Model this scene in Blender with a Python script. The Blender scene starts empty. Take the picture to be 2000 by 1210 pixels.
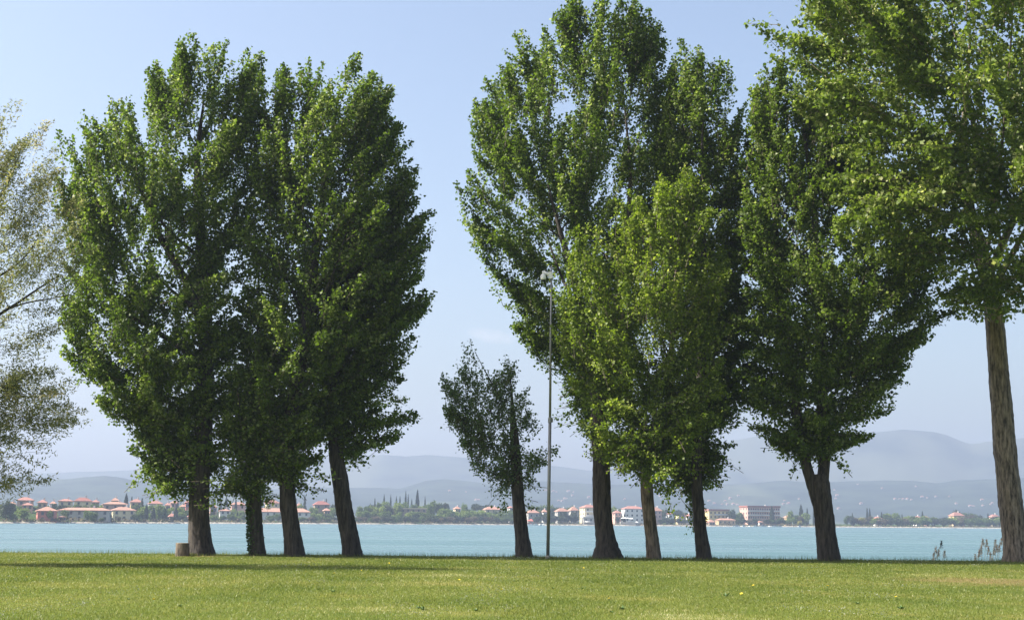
import bpy, math, random
import numpy as np
from mathutils import Matrix, Vector

# ------------------------------------------------------------------ camera, light, exposure
S = bpy.context.scene
COL = S.collection
R = math.radians
F = 2778.0                       # focal length in photo pixels (photo 2000 wide)
CAMZ = 1.65
PITCH, ROLL = R(8.43), R(0.5)
SUN_AZ, SUN_EL = R(-92), R(44)   # azimuth from +Y, positive towards +X

cd = bpy.data.cameras.new('camera')
cam = bpy.data.objects.new('camera', cd); COL.objects.link(cam)
cd.sensor_fit = 'HORIZONTAL'; cd.sensor_width = 36.0; cd.lens = F / 2000 * 36
cd.clip_start = 0.1; cd.clip_end = 40000
CR = (Matrix.Rotation(R(90) + PITCH, 3, 'X') @ Matrix.Rotation(ROLL, 3, 'Z'))
M = CR.to_4x4(); M.translation = (0, 0, CAMZ)
cam.matrix_world = M
S.camera = cam

w = bpy.data.worlds.new('World'); S.world = w; w.use_nodes = True
nt = w.node_tree; nd = nt.nodes; lk = nt.links
bg = nd['Background']
sky = nd.new('ShaderNodeTexSky'); sky.sky_type = 'NISHITA'; sky.sun_disc = False
sky.sun_elevation = SUN_EL; sky.sun_rotation = SUN_AZ
sky.altitude = 70; sky.air_density = 1.0; sky.dust_density = 3.6; sky.ozone_density = 0.4
bg.inputs['Strength'].default_value = 0.086
# one small faint cloud low over the lake: a soft patch of noise at its own direction in the sky
cdir = (CR @ Vector(((963 - 1000) / F, (605 - 656) / F, -1.0))).normalized()
cu = Vector((cdir.y, -cdir.x, 0)).normalized(); cv = cu.cross(cdir)
def wn(t, **k):
    q = nd.new(t)
    for a_, v_ in k.items(): setattr(q, a_, v_)
    return q
gen = wn('ShaderNodeTexCoord').outputs['Generated']
def wdot(vec):
    q = wn('ShaderNodeVectorMath', operation='DOT_PRODUCT'); lk.new(gen, q.inputs[0]); q.inputs[1].default_value = vec; return q.outputs['Value']
def wmath(op, a_, b_=None, clamp=False):
    q = wn('ShaderNodeMath', operation=op, use_clamp=clamp)
    for s_, v_ in zip(q.inputs, (a_, b_)):
        if v_ is None: continue
        if isinstance(v_, (int, float)): s_.default_value = v_
        else: lk.new(v_, s_)
    return q.outputs[0]
du = wmath('DIVIDE', wdot(cu), 0.017); dv = wmath('DIVIDE', wdot(cv), 0.0052)
sq = wmath('ADD', wmath('MULTIPLY', du, du), wmath('MULTIPLY', wmath('ADD', dv, wmath('MULTIPLY', du, 0.5)), wmath('ADD', dv, wmath('MULTIPLY', du, 0.5))))
nz = wn('ShaderNodeTexNoise'); nz.inputs['Scale'].default_value = 160; nz.inputs['Detail'].default_value = 4; lk.new(gen, nz.inputs['Vector'])
cl = wmath('MULTIPLY', wmath('SUBTRACT', wmath('ADD', 0.35, nz.outputs['Fac']), wmath('MULTIPLY', sq, 0.7), True), wmath('GREATER_THAN', wdot(cdir), 0.9))
cm_ = wn('ShaderNodeMix', data_type='RGBA'); lk.new(wmath('MULTIPLY', cl, 0.11), cm_.inputs[0]); lk.new(sky.outputs[0], cm_.inputs[6]); cm_.inputs[7].default_value = (10.0, 8.2, 7.6, 1)
lk.new(cm_.outputs[2], bg.inputs['Color'])

sl = bpy.data.lights.new('sun', 'SUN'); sl.energy = 5.0; sl.angle = R(0.5); sl.color = (1.0, 0.95, 0.86)
so = bpy.data.objects.new('sun', sl); COL.objects.link(so)
SUNV = Vector((math.sin(SUN_AZ) * math.cos(SUN_EL), math.cos(SUN_AZ) * math.cos(SUN_EL), math.sin(SUN_EL)))
so.rotation_euler = SUNV.to_track_quat('Z', 'Y').to_euler(); so.location = (-60, 20, 80)

S.view_settings.view_transform = 'Standard'; S.view_settings.look = 'None'
S.view_settings.gamma = 1.0; S.view_settings.exposure = 1.45
cy = S.cycles
cy.max_bounces = 5; cy.diffuse_bounces = 3; cy.glossy_bounces = 2; cy.transmission_bounces = 4
cy.volume_bounces = 1; cy.transparent_max_bounces = 8
cy.sample_clamp_indirect = 4.0
HAZE_DENSITY = 0.00024
HAZE_COLOR = (0.44, 0.51, 0.68)
HAZE_ANISO = 0.25

# ------------------------------------------------------------------ helpers
WZ = CAMZ - 2.8                  # lake level
def ray(x, y):
    return CR @ Vector(((x - 1000) / F, (605 - y) / F, -1.0))
def P(x, y, Y):
    d = ray(x, y); t = Y / d.y
    return np.array((d.x * t, Y, CAMZ + d.z * t))
def ground_hit(x, y, z=0.0):
    d = ray(x, y); t = (z - CAMZ) / d.z
    return np.array((d.x * t, d.y * t, z))

def tag(o, label=None, cat=None, group=None, kind=None):
    if label: o['label'] = label
    if cat: o['category'] = cat
    if group: o['group'] = group
    if kind: o['kind'] = kind
    return o
def empty(name, loc, rz=0):
    o = bpy.data.objects.new(name, None); COL.objects.link(o)
    o.location = loc; o.rotation_euler = (0, 0, rz); o.empty_display_size = 0.3
    return o
def link(name, me, parent=None, loc=None):
    o = bpy.data.objects.new(name, me); COL.objects.link(o)
    if parent is not None: o.parent = parent
    if loc is not None: o.location = loc
    return o
def np_mesh(name, V, faces, mats, midx=None, smooth=False, attrs=None):
    """faces: list of int arrays (n,k)"""
    me = bpy.data.meshes.new(name)
    V = np.asarray(V, dtype=np.float32)
    me.vertices.add(len(V)); me.vertices.foreach_set('co', V.ravel())
    loops = np.concatenate([f.ravel() for f in faces]).astype(np.int32)
    tot = np.concatenate([np.full(len(f), f.shape[1]) for f in faces]).astype(np.int32)
    st = np.concatenate(([0], np.cumsum(tot)[:-1])).astype(np.int32)
    me.loops.add(len(loops)); me.loops.foreach_set('vertex_index', loops)
    me.polygons.add(len(tot)); me.polygons.foreach_set('loop_start', st)
    try: me.polygons.foreach_set('loop_total', tot)
    except Exception: pass
    for m in mats: me.materials.append(m)
    if midx is not None: me.polygons.foreach_set('material_index', np.asarray(midx, dtype=np.int32))
    if smooth is not False:
        sm = np.ones(len(tot), dtype=bool) if smooth is True else np.asarray(smooth, dtype=bool)
        me.polygons.foreach_set('use_smooth', sm)
    for k, (dom, arr) in (attrs or {}).items():
        a = me.attributes.new(k, 'FLOAT', dom); a.data.foreach_set('value', np.asarray(arr, dtype=np.float32))
    me.update(calc_edges=True)
    return me

class MB:
    def __init__(s): s.v = []; s.f = []
    def quad(s, *pts):
        n = len(s.v); s.v += [tuple(p) for p in pts]; s.f.append(tuple(range(n, n + len(pts))))
    def box(s, x0, y0, z0, x1, y1, z1):
        n = len(s.v)
        s.v += [(x0, y0, z0), (x1, y0, z0), (x1, y1, z0), (x0, y1, z0), (x0, y0, z1), (x1, y0, z1), (x1, y1, z1), (x0, y1, z1)]
        s.f += [tuple(n + i for i in q) for q in ((3, 2, 1, 0), (4, 5, 6, 7), (0, 1, 5, 4), (1, 2, 6, 5), (2, 3, 7, 6), (3, 0, 4, 7))]
    def cyl(s, c0, c1, r0, r1, n=10, cap=True):
        c0 = Vector(c0); c1 = Vector(c1); q = (c1 - c0).to_track_quat('Z', 'Y'); b = len(s.v)
        for c, r in ((c0, r0), (c1, r1)):
            for i in range(n):
                a = 2 * math.pi * i / n
                s.v.append(tuple(c + q @ Vector((r * math.cos(a), r * math.sin(a), 0))))
        for i in range(n):
            j = (i + 1) % n; s.f.append((b + i, b + j, b + n + j, b + n + i))
        if cap:
            s.f.append(tuple(b + i for i in reversed(range(n)))); s.f.append(tuple(b + n + i for i in range(n)))
    def lathe(s, c, prof, n=16):
        b = len(s.v)
        for r, z in prof:
            for i in range(n):
                a = 2 * math.pi * i / n; s.v.append((c[0] + r * math.cos(a), c[1] + r * math.sin(a), c[2] + z))
        for k in range(len(prof) - 1):
            for i in range(n):
                j = (i + 1) % n
                s.f.append((b + k * n + i, b + k * n + j, b + (k + 1) * n + j, b + (k + 1) * n + i))
    def mesh(s, name, mat, smooth=False):
        me = bpy.data.meshes.new(name); me.from_pydata(s.v, [], s.f); me.materials.append(mat)
        if smooth: me.polygons.foreach_set('use_smooth', [True] * len(me.polygons))
        me.update(); return me
    def build(s, name, mat, parent=None, smooth=False, loc=None):
        return link(name, s.mesh(name, mat, smooth), parent, loc)

# ------------------------------------------------------------------ materials
def new_mat(name):
    m = bpy.data.materials.new(name); m.use_nodes = True
    n = m.node_tree.nodes; return m, n, m.node_tree.links, n['Principled BSDF']
def coords(n, l, scale=(1, 1, 1), kind='Object'):
    tc = n.new('ShaderNodeTexCoord'); mp = n.new('ShaderNodeMapping'); mp.inputs['Scale'].default_value = scale
    l.new(tc.outputs[kind], mp.inputs['Vector']); return mp.outputs[0]
def noise(n, l, vec, scale=1.0, detail=4, rough=0.55):
    t = n.new('ShaderNodeTexNoise'); t.inputs['Scale'].default_value = scale; t.inputs['Detail'].default_value = detail
    t.inputs['Roughness'].default_value = rough; l.new(vec, t.inputs['Vector']); return t.outputs['Fac']
def ramp(n, l, fac, stops):
    r = n.new('ShaderNodeValToRGB'); e = r.color_ramp.elements
    while len(e) < len(stops): e.new(0.5)
    for el, (p, c) in zip(e, stops): el.position = p; el.color = (*c, 1)
    l.new(fac, r.inputs['Fac']); return r.outputs['Color']
def mix(n, l, fac, a, b, mode='MIX'):
    m = n.new('ShaderNodeMix'); m.data_type = 'RGBA'; m.blend_type = mode
    for sock, val in ((m.inputs[0], fac), (m.inputs[6], a), (m.inputs[7], b)):
        if isinstance(val, (int, float)): sock.default_value = val
        elif isinstance(val, tuple): sock.default_value = (*val, 1)
        else: l.new(val, sock)
    return m.outputs[2]
def bump(n, l, b, h, strength=0.5, dist=0.02):
    bp = n.new('ShaderNodeBump'); bp.inputs['Strength'].default_value = strength; bp.inputs['Distance'].default_value = dist
    l.new(h, bp.inputs['Height']); l.new(bp.outputs[0], b.inputs['Normal'])
def plain(name, col, rough=0.7, var=0.15, scale=3.0, metallic=0.0):
    m, n, l, b = new_mat(name)
    f = noise(n, l, coords(n, l), scale)
    c = ramp(n, l, f, [(0.3, tuple(x * (1 - var) for x in col)), (0.7, tuple(min(1, x * (1 + var)) for x in col))])
    l.new(c, b.inputs['Base Color']); b.inputs['Roughness'].default_value = rough; b.inputs['Metallic'].default_value = metallic
    return m
def leaf_mat(name, stops, trans, tfac=0.35, rough=0.5, spec=0.22, obj_var=0.0):
    m, n, l, b = new_mat(name)
    at = n.new('ShaderNodeAttribute'); at.attribute_name = 'tone'
    c = ramp(n, l, at.outputs['Fac'], stops)
    if obj_var:
        oi = n.new('ShaderNodeObjectInfo'); hs = n.new('ShaderNodeHueSaturation')
        mr = n.new('ShaderNodeMapRange'); mr.inputs['To Min'].default_value = 1 - obj_var; mr.inputs['To Max'].default_value = 1 + obj_var
        l.new(oi.outputs['Random'], mr.inputs['Value']); l.new(mr.outputs[0], hs.inputs['Value'])
        mh = n.new('ShaderNodeMapRange'); mh.inputs['To Min'].default_value = 0.5 + obj_var * 0.06; mh.inputs['To Max'].default_value = 0.5 - obj_var * 0.06
        l.new(oi.outputs['Random'], mh.inputs['Value']); l.new(mh.outputs[0], hs.inputs['Hue'])
        l.new(c, hs.inputs['Color']); c = hs.outputs[0]
    l.new(c, b.inputs['Base Color']); b.inputs['Roughness'].default_value = rough
    b.inputs['Specular IOR Level'].default_value = spec
    tr = n.new('ShaderNodeBsdfTranslucent')
    tc = mix(n, l, 1.0, c, trans, 'MULTIPLY'); l.new(tc, tr.inputs['Color'])
    mx = n.new('ShaderNodeMixShader'); mx.inputs[0].default_value = tfac
    l.new(b.outputs[0], mx.inputs[1]); l.new(tr.outputs[0], mx.inputs[2])
    l.new(mx.outputs[0], n['Material Output'].inputs['Surface'])
    return m
def bark_mat(name, dark, light, ridge=1.0):
    m, n, l, b = new_mat(name)
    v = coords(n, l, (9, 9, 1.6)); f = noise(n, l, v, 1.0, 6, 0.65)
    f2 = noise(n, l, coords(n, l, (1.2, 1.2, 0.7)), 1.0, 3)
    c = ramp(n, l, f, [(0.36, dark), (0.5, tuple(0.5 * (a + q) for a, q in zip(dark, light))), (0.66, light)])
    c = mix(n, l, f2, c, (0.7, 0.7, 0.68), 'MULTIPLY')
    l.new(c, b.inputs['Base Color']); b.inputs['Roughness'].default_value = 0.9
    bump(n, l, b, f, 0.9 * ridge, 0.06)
    return m

MAT = {}
MAT['poplar_leaf'] = leaf_mat('poplar_leaf', [(0, (0.038, 0.064, 0.009)), (0.5, (0.072, 0.110, 0.014)), (0.88, (0.125, 0.168, 0.028)), (1.0, (0.25, 0.28, 0.12))], (2.3, 2.5, 1.3), 0.36)  # palest top stop paints bright glints into the colour of a few leaves
MAT['young_leaf'] = leaf_mat('young_leaf', [(0, (0.06, 0.092, 0.010)), (0.5, (0.105, 0.15, 0.016)), (0.9, (0.165, 0.21, 0.03)), (1.0, (0.30, 0.33, 0.12))], (2.4, 2.5, 1.2), 0.38)  # last stop is leaf glint put into the colour
MAT['broad_leaf'] = leaf_mat('broad_leaf', [(0, (0.060, 0.095, 0.013)), (0.55, (0.105, 0.150, 0.022)), (0.9, (0.17, 0.21, 0.05)), (1.0, (0.36, 0.37, 0.19))], (2.2, 2.3, 1.2), 0.36)  # lightest tone colours scattered leaves as painted glints
MAT['small_leaf'] = leaf_mat('small_leaf', [(0, (0.055, 0.085, 0.03)), (1.0, (0.11, 0.15, 0.055))], (2.0, 2.3, 1.4), 0.28)
MAT['willow_leaf'] = leaf_mat('willow_leaf', [(0, (0.13, 0.155, 0.06)), (0.6, (0.21, 0.225, 0.09)), (1.0, (0.34, 0.30, 0.17))], (1.8, 1.8, 1.3), 0.38, 0.5)
MAT['ivy_leaf'] = leaf_mat('ivy_leaf', [(0, (0.02, 0.045, 0.010)), (1.0, (0.06, 0.10, 0.025))], (1.6, 1.8, 1.0), 0.2)
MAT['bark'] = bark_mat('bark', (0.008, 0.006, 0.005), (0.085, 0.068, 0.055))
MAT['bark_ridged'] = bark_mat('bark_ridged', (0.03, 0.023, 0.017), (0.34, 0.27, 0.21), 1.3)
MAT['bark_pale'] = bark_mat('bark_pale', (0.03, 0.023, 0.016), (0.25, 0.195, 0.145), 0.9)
MAT['twig'] = bark_mat('twig', (0.06, 0.05, 0.035), (0.20, 0.16, 0.11), 0.3)
MAT['twig_pale'] = bark_mat('twig_pale', (0.16, 0.12, 0.08), (0.36, 0.29, 0.21), 0.3)
MAT['willow_twig'] = bark_mat('willow_twig', (0.12, 0.10, 0.045), (0.26, 0.22, 0.11), 0.3)
MAT['cut_wood'] = bark_mat('cut_wood', (0.20, 0.15, 0.09), (0.45, 0.37, 0.26), 0.4)

# lawn
m, n, l, b = new_mat('lawn_ground')
f1 = noise(n, l, coords(n, l, (0.35, 0.18, 1)), 1.0, 5, 0.6)
f2 = noise(n, l, coords(n, l, (14, 14, 1)), 1.0, 4, 0.7)
c = ramp(n, l, f1, [(0.32, (0.07, 0.105, 0.016)), (0.55, (0.115, 0.14, 0.025)), (0.72, (0.20, 0.18, 0.055))])
c2 = ramp(n, l, f2, [(0.3, (0.55, 0.55, 0.5)), (0.7, (1.3, 1.25, 1.2))])
c = mix(n, l, 0.8, c, c2, 'MULTIPLY')
at = n.new('ShaderNodeAttribute'); at.attribute_name = 'dirt'
f3 = noise(n, l, coords(n, l, (3, 2, 1)), 1.0, 5, 0.65)
ma = n.new('ShaderNodeMath'); ma.operation = 'MULTIPLY_ADD'; ma.use_clamp = True
l.new(at.outputs['Fac'], ma.inputs[0]); ma.inputs[1].default_value = 1.7
su = n.new('ShaderNodeMath'); su.operation = 'SUBTRACT'; l.new(f3, su.inputs[0]); su.inputs[1].default_value = 0.95
l.new(su.outputs[0], ma.inputs[2])
c = mix(n, l, ma.outputs[0], c, (0.17, 0.105, 0.055))
l.new(c, b.inputs['Base Color']); b.inputs['Roughness'].default_value = 0.95; b.inputs['Specular IOR Level'].default_value = 0.1
bump(n, l, b, f2, 0.8, 0.03)
MAT['lawn'] = m

MAT['grass'] = leaf_mat('grass_blade', [(0, (0.055, 0.10, 0.012)), (0.42, (0.116, 0.146, 0.023)), (0.72, (0.195, 0.198, 0.05)), (0.9, (0.38, 0.34, 0.14)), (1.0, (0.55, 0.52, 0.33))], (1.6, 1.6, 1.1), 0.35, 0.45, 0.35)

# lake
m, n, l, b = new_mat('lake_water')
fa = noise(n, l, coords(n, l, (0.5, 1.6, 1)), 1.0, 6, 0.65)
fb = noise(n, l, coords(n, l, (0.0015, 0.016, 1)), 1.0, 4, 0.6)
fc_ = noise(n, l, coords(n, l, (0.02, 0.11, 1)), 1.0, 3, 0.6)
c = ramp(n, l, fb, [(0.35, (0.055, 0.115, 0.125)), (0.65, (0.095, 0.16, 0.17))])
l.new(c, b.inputs['Base Color']); b.inputs['IOR'].default_value = 1.33
r_ = ramp(n, l, fc_, [(0.38, (0.22, 0.22, 0.22)), (0.62, (0.40, 0.40, 0.40))]); l.new(r_, b.inputs['Roughness'])
bump(n, l, b, fa, 0.8, 0.32)
MAT['lake'] = m

def hill_mat(name, dark, mid, field, sc):
    m, n, l, b = new_mat(name)
    fa = noise(n, l, coords(n, l, (0.004 * sc, 0.004 * sc, 0.006 * sc)), 1.0, 8, 0.65)
    fb = noise(n, l, coords(n, l, (0.0012 * sc, 0.0005 * sc, 0.002 * sc)), 1.0, 4, 0.5)
    c = ramp(n, l, fa, [(0.35, dark), (0.6, mid)])
    fm = ramp(n, l, fb, [(0.56, (0, 0, 0)), (0.63, (1, 1, 1))])
    c = mix(n, l, fm, c, field)
    l.new(c, b.inputs['Base Color']); b.inputs['Roughness'].default_value = 1.0; b.inputs['Specular IOR Level'].default_value = 0.0
    return m
MAT['hill'] = hill_mat('hill_side', (0.008, 0.016, 0.014), (0.032, 0.046, 0.032), (0.065, 0.078, 0.05), 2.2)
MAT['mountain'] = hill_mat('mountain_side', (0.012, 0.02, 0.018), (0.045, 0.055, 0.04), (0.07, 0.078, 0.052), 1.2)
MAT['far_land'] = hill_mat('far_land', (0.025, 0.045, 0.015), (0.055, 0.08, 0.025), (0.08, 0.10, 0.035), 4)
MAT['beach'] = plain('beach_stone', (0.34, 0.30, 0.25), 0.9, 0.4, 0.3)
def far_leaf(name, a, b_): return leaf_mat(name, [(0, a), (1, b_)], (1.8, 1.9, 1.2), 0.25, 0.6, 0.25, 0.22)
MAT['far_light'] = far_leaf('spring_crown', (0.08, 0.12, 0.02), (0.17, 0.22, 0.04))
MAT['far_mid'] = far_leaf('green_crown', (0.035, 0.065, 0.012), (0.09, 0.13, 0.03))
MAT['far_dark'] = far_leaf('dark_crown', (0.018, 0.032, 0.014), (0.045, 0.06, 0.025))
MAT['far_cypress'] = far_leaf('cypress_crown', (0.012, 0.022, 0.010), (0.03, 0.045, 0.018))
MAT['far_brown'] = far_leaf('budding_crown', (0.06, 0.05, 0.035), (0.13, 0.11, 0.06))
MAT['far_yellow'] = far_leaf('yellow_crown', (0.16, 0.16, 0.03), (0.25, 0.24, 0.05))
MAT['roof'] = plain('roof_tile', (0.30, 0.14, 0.11), 0.85, 0.25, 1.5)
MAT['roof_orange'] = plain('roof_tile_orange', (0.34, 0.18, 0.13), 0.85, 0.25, 1.5)
MAT['roof_dark'] = plain('roof_tile_dark', (0.24, 0.09, 0.07), 0.85, 0.25, 1.5)
for k, c_ in dict(red=(0.50, 0.16, 0.12), pink=(0.50, 0.30, 0.24), cream=(0.62, 0.52, 0.34), yellow=(0.66, 0.50, 0.22), white=(0.58, 0.56, 0.53),
                  grey=(0.34, 0.32, 0.29), ochre=(0.50, 0.36, 0.20), brown=(0.28, 0.20, 0.14), pale=(0.27, 0.23, 0.215)).items():
    MAT['wall_' + k] = plain('plaster_' + k, c_, 0.9, 0.08, 0.6)
MAT['glass'] = plain('window_glass', (0.03, 0.04, 0.05), 0.25, 0.2, 1.0)
MAT['white_paint'] = plain('white_paint', (0.80, 0.79, 0.76), 0.45, 0.04, 2)
MAT['pole_metal'] = plain('galvanised_steel', (0.24, 0.24, 0.23), 0.5, 0.12, 4, 0.4)
MAT['concrete'] = plain('concrete', (0.40, 0.38, 0.34), 0.9, 0.2, 8)
MAT['smoked'] = plain('smoked_dome', (0.03, 0.03, 0.035), 0.12, 0.1, 3)
MAT['red_cloth'] = plain('red_cloth', (0.55, 0.12, 0.09), 0.8, 0.1, 1)
MAT['white_cloth'] = plain('white_cloth', (0.80, 0.78, 0.74), 0.8, 0.05, 1)
MAT['reed_stem'] = plain('reed_stem', (0.5, 0.42, 0.26), 0.8, 0.2, 8)
MAT['reed_plume'] = leaf_mat('reed_plume', [(0, (0.50, 0.39, 0.29)), (1, (0.70, 0.58, 0.45))], (1.3, 1.3, 1.3), 0.4, 0.8, 0.1)
MAT['petal'] = plain('daisy_petal', (0.80, 0.80, 0.76), 0.6, 0.05, 9)
MAT['dandelion'] = plain('dandelion_petal', (0.80, 0.62, 0.04), 0.6, 0.1, 9)
MAT['weed'] = plain('weed_leaf', (0.07, 0.14, 0.025), 0.6, 0.3, 20)

# ------------------------------------------------------------------ setting: lawn, lake, far shore, hills
CREST = 66.3
def wob(x, y, seed, sc):
    r = np.random.default_rng(seed); s = 0
    for k in range(7):
        a = r.uniform(0, 6.28); f = sc * r.uniform(0.5, 2.0)
        s = s + np.sin((np.cos(a) * x + np.sin(a) * y) * f + r.uniform(0, 6.28))
    return s / 7
PATCH = ground_hit(1930, 1132)
BASE_SOIL = []
def lawn_z(x, y):
    z = 0.05 * wob(x, y, 3, 0.18) * np.clip((CREST - y) / 15, 0, 1)
    d = np.clip(y - (CREST + 0.5 * wob(x, y * 0, 8, 0.15)), 0, None)
    z = z - 0.02 * d ** 2 * np.exp(-d * 0.02)
    return np.maximum(z, -3.0)
def soil(x, y):
    s = np.zeros_like(x)
    for (bx, by, rr) in BASE_SOIL: s = np.maximum(s, np.exp(-(((x - bx) / rr) ** 2 + ((y - by) / (rr * 1.3)) ** 2)))
    e = ((x - PATCH[0]) / 3.4 + 0.25 * wob(x, y, 71, 1.6)) ** 2 + ((y - PATCH[1]) / 4.2 + 0.3 * wob(x, y, 72, 1.3)) ** 2
    s = np.maximum(s, 0.62 * np.exp(-e * e))
    return s
for (bx, by, rr) in ((390, 1085, 1.3), (1986, 1096, 1.5), (577, 1086, 0.75), (690, 1086, 0.75), (504, 1085, 0.55), (1025, 1088, 0.6), (1190, 1090, 0.95), (1279, 1092, 0.6), (1376, 1092, 0.6), (1621, 1095, 0.8)):
    p_ = ground_hit(bx, by); BASE_SOIL.append((p_[0], p_[1], rr))
xs = np.concatenate((-np.geomspace(420, 32, 24), np.arange(-31, 31.01, 0.35), np.geomspace(32, 420, 24)))
ys = np.concatenate((np.linspace(-80, 12, 16), np.arange(13, 84.01, 0.4)))
GX, GY = np.meshgrid(xs, ys)
def grid_faces(ny, nx):
    i = (np.arange(ny - 1)[:, None] * nx + np.arange(nx - 1)[None, :]).ravel()
    return np.stack((i, i + 1, i + nx + 1, i + nx), 1)
V = np.stack((GX, GY, lawn_z(GX, GY)), -1).reshape(-1, 3)
me = np_mesh('lawn', V, [grid_faces(len(ys), len(xs))], [MAT['lawn']], smooth=True, attrs={'dirt': ('POINT', soil(GX, GY).ravel())})
tag(link('lawn', me), kind='structure')

def shoreD(px_): return np.interp(px_, [-600, 0, 1000, 2000, 2600], [430, 600, 1037, 1300, 1420])
def shore_pt(px_, off=0.0):
    Y = float(shoreD(px_)) + off; d = ray(px_, 1019); return np.array((d.x / d.y * Y, Y))
mb = MB(); mb.quad((-9000, 60, WZ), (9000, 60, WZ), (9000, 4000, WZ), (-9000, 4000, WZ))
tag(mb.build('lake', MAT['lake']), kind='structure')

pxs = np.arange(-560, 2561, 20.0)
offs = np.array([-6, 0, 6, 14, 40, 90, 140, 220, 400, 900, 1500, 2500, 5000.])
def shore_rise(px_, off):
    amp = np.interp(px_, [-600, 0, 350, 560, 680, 760, 880, 980, 1100, 2600], [8, 8, 7, 4.5, 3, 6, 6, 2, 1.5, 1.5])
    t = np.clip((off - 10) / 140, 0, 1)
    return WZ + np.where(off <= 0, off * 0.25, np.minimum(off * 0.12, 0.9)) + amp * t * t * (3 - 2 * t)
V = []
for o_ in offs:
    for p_ in pxs:
        s_ = shore_pt(p_, o_); V.append((s_[0], s_[1], float(shore_rise(p_, np.array(o_)))))
fc = grid_faces(len(offs), len(pxs))
me = np_mesh('far_shore', V, [fc], [MAT['far_land'], MAT['beach']], midx=(np.arange(len(fc)) // (len(pxs) - 1) < 2).astype(int))
tag(link('far_shore', me), kind='structure')

HILLS = []
def hill(name, prof, D, depth, mat, seed, rough=0.10, px0=-200, px1=2200, step=8):
    pxs = np.arange(px0, px1 + 1, step); rows = np.linspace(-1, 1, 36)
    yy = -0.9 * wob(pxs, pxs * 0, seed + 7, 0.09) * (seed < 30) - 0.5 * wob(pxs, pxs * 0, seed + 8, 0.05) + np.interp(pxs, [p[0] for p in prof], [p[1] for p in prof])
    H = np.array([P(a, c_, D)[2] for a, c_ in zip(pxs, yy)]); X = np.array([P(a, 1016, D)[0] for a in pxs])
    Z = []; XX = []; YY = []
    for s_ in rows:
        Yr = D + s_ * depth; x = X * (Yr / D)
        sh = (1 - s_ * s_) ** 1.3 if s_ > 0 else (1 + s_) ** 1.15 * (1 - 0.15 * s_ * 0)
        nz = wob(x, np.full_like(x, Yr), seed, 0.010) + 0.7 * wob(x, np.full_like(x, Yr), seed + 1, 0.026) + 0.4 * wob(x, np.full_like(x, Yr), seed + 2, 0.06)
        e = 1 - abs(s_)
        Z.append(WZ - 2 + (H - WZ + 2) * np.clip(sh * (1 + rough * 3 * nz * (1 - e) * min(1, e * 3)), 0, None) + (H * rough * 0.12) * nz * (e > 0.9)); XX.append(x); YY.append(np.full_like(x, Yr))
    XX, YY, Z = map(np.array, (XX, YY, Z))
    me = np_mesh(name, np.stack((XX, YY, Z), -1).reshape(-1, 3), [grid_faces(len(rows), len(pxs))], [mat], smooth=True)
    tag(link(name, me), kind='structure'); HILLS.append((pxs, X / D, rows * depth + D, Z))
hill('hill', [(-200, 945), (0, 940), (60, 937), (120, 934), (170, 929), (200, 927), (225, 929), (260, 936), (350, 946), (440, 953), (560, 962), (700, 985)], 3400, 900, MAT['hill'], 11, px0=-240, px1=704)
hill('hill', [(380, 975), (440, 958), (560, 953), (620, 949), (700, 952), (780, 953), (800, 948), (830, 938), (870, 936), (900, 938), (980, 945), (1060, 938), (1100, 940), (1200, 946), (1260, 945), (1350, 942), (1450, 945), (1540, 937), (1600, 940), (1700, 936), (1780, 937), (1830, 942), (1880, 936), (2000, 931), (2200, 926)], 3900, 1100, MAT['hill'], 21, px0=380, px1=2260)
hill('mountain', [(-100, 930), (300, 915), (500, 898), (620, 894), (700, 890), (750, 887), (790, 890), (830, 887), (890, 890), (980, 900), (1075, 908), (1110, 912), (1150, 918), (1220, 910), (1300, 893), (1400, 866), (1480, 851), (1560, 846), (1620, 850), (1680, 849), (1710, 843), (1770, 836), (1830, 841), (1855, 847), (1885, 862), (1903, 867), (1930, 862), (1960, 858), (2000, 854), (2200, 840)], 5200, 950, MAT['mountain'], 31, 0.05, px0=-100, px1=2260)

def hill_hit(px_, py_):
    """first hillside point on the view ray"""
    pxs, xr, Ys, Z = HILLS[0] if px_ < 560 else HILLS[1]
    j = int(np.argmin(abs(pxs - px_)))
    for k in range(len(Ys) // 2 + 1):
        p = P(px_, py_, Ys[k])
        if Z[k, j] >= p[2]:
            if k == 0: return p
            p0 = P(px_, py_, Ys[k - 1]); a = p0[2] - Z[k - 1, j]; c_ = Z[k, j] - p[2]
            return p0 + (p - p0) * a / (a + c_ + 1e-6)
    return P(px_, py_, Ys[len(Ys) // 2])

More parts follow.
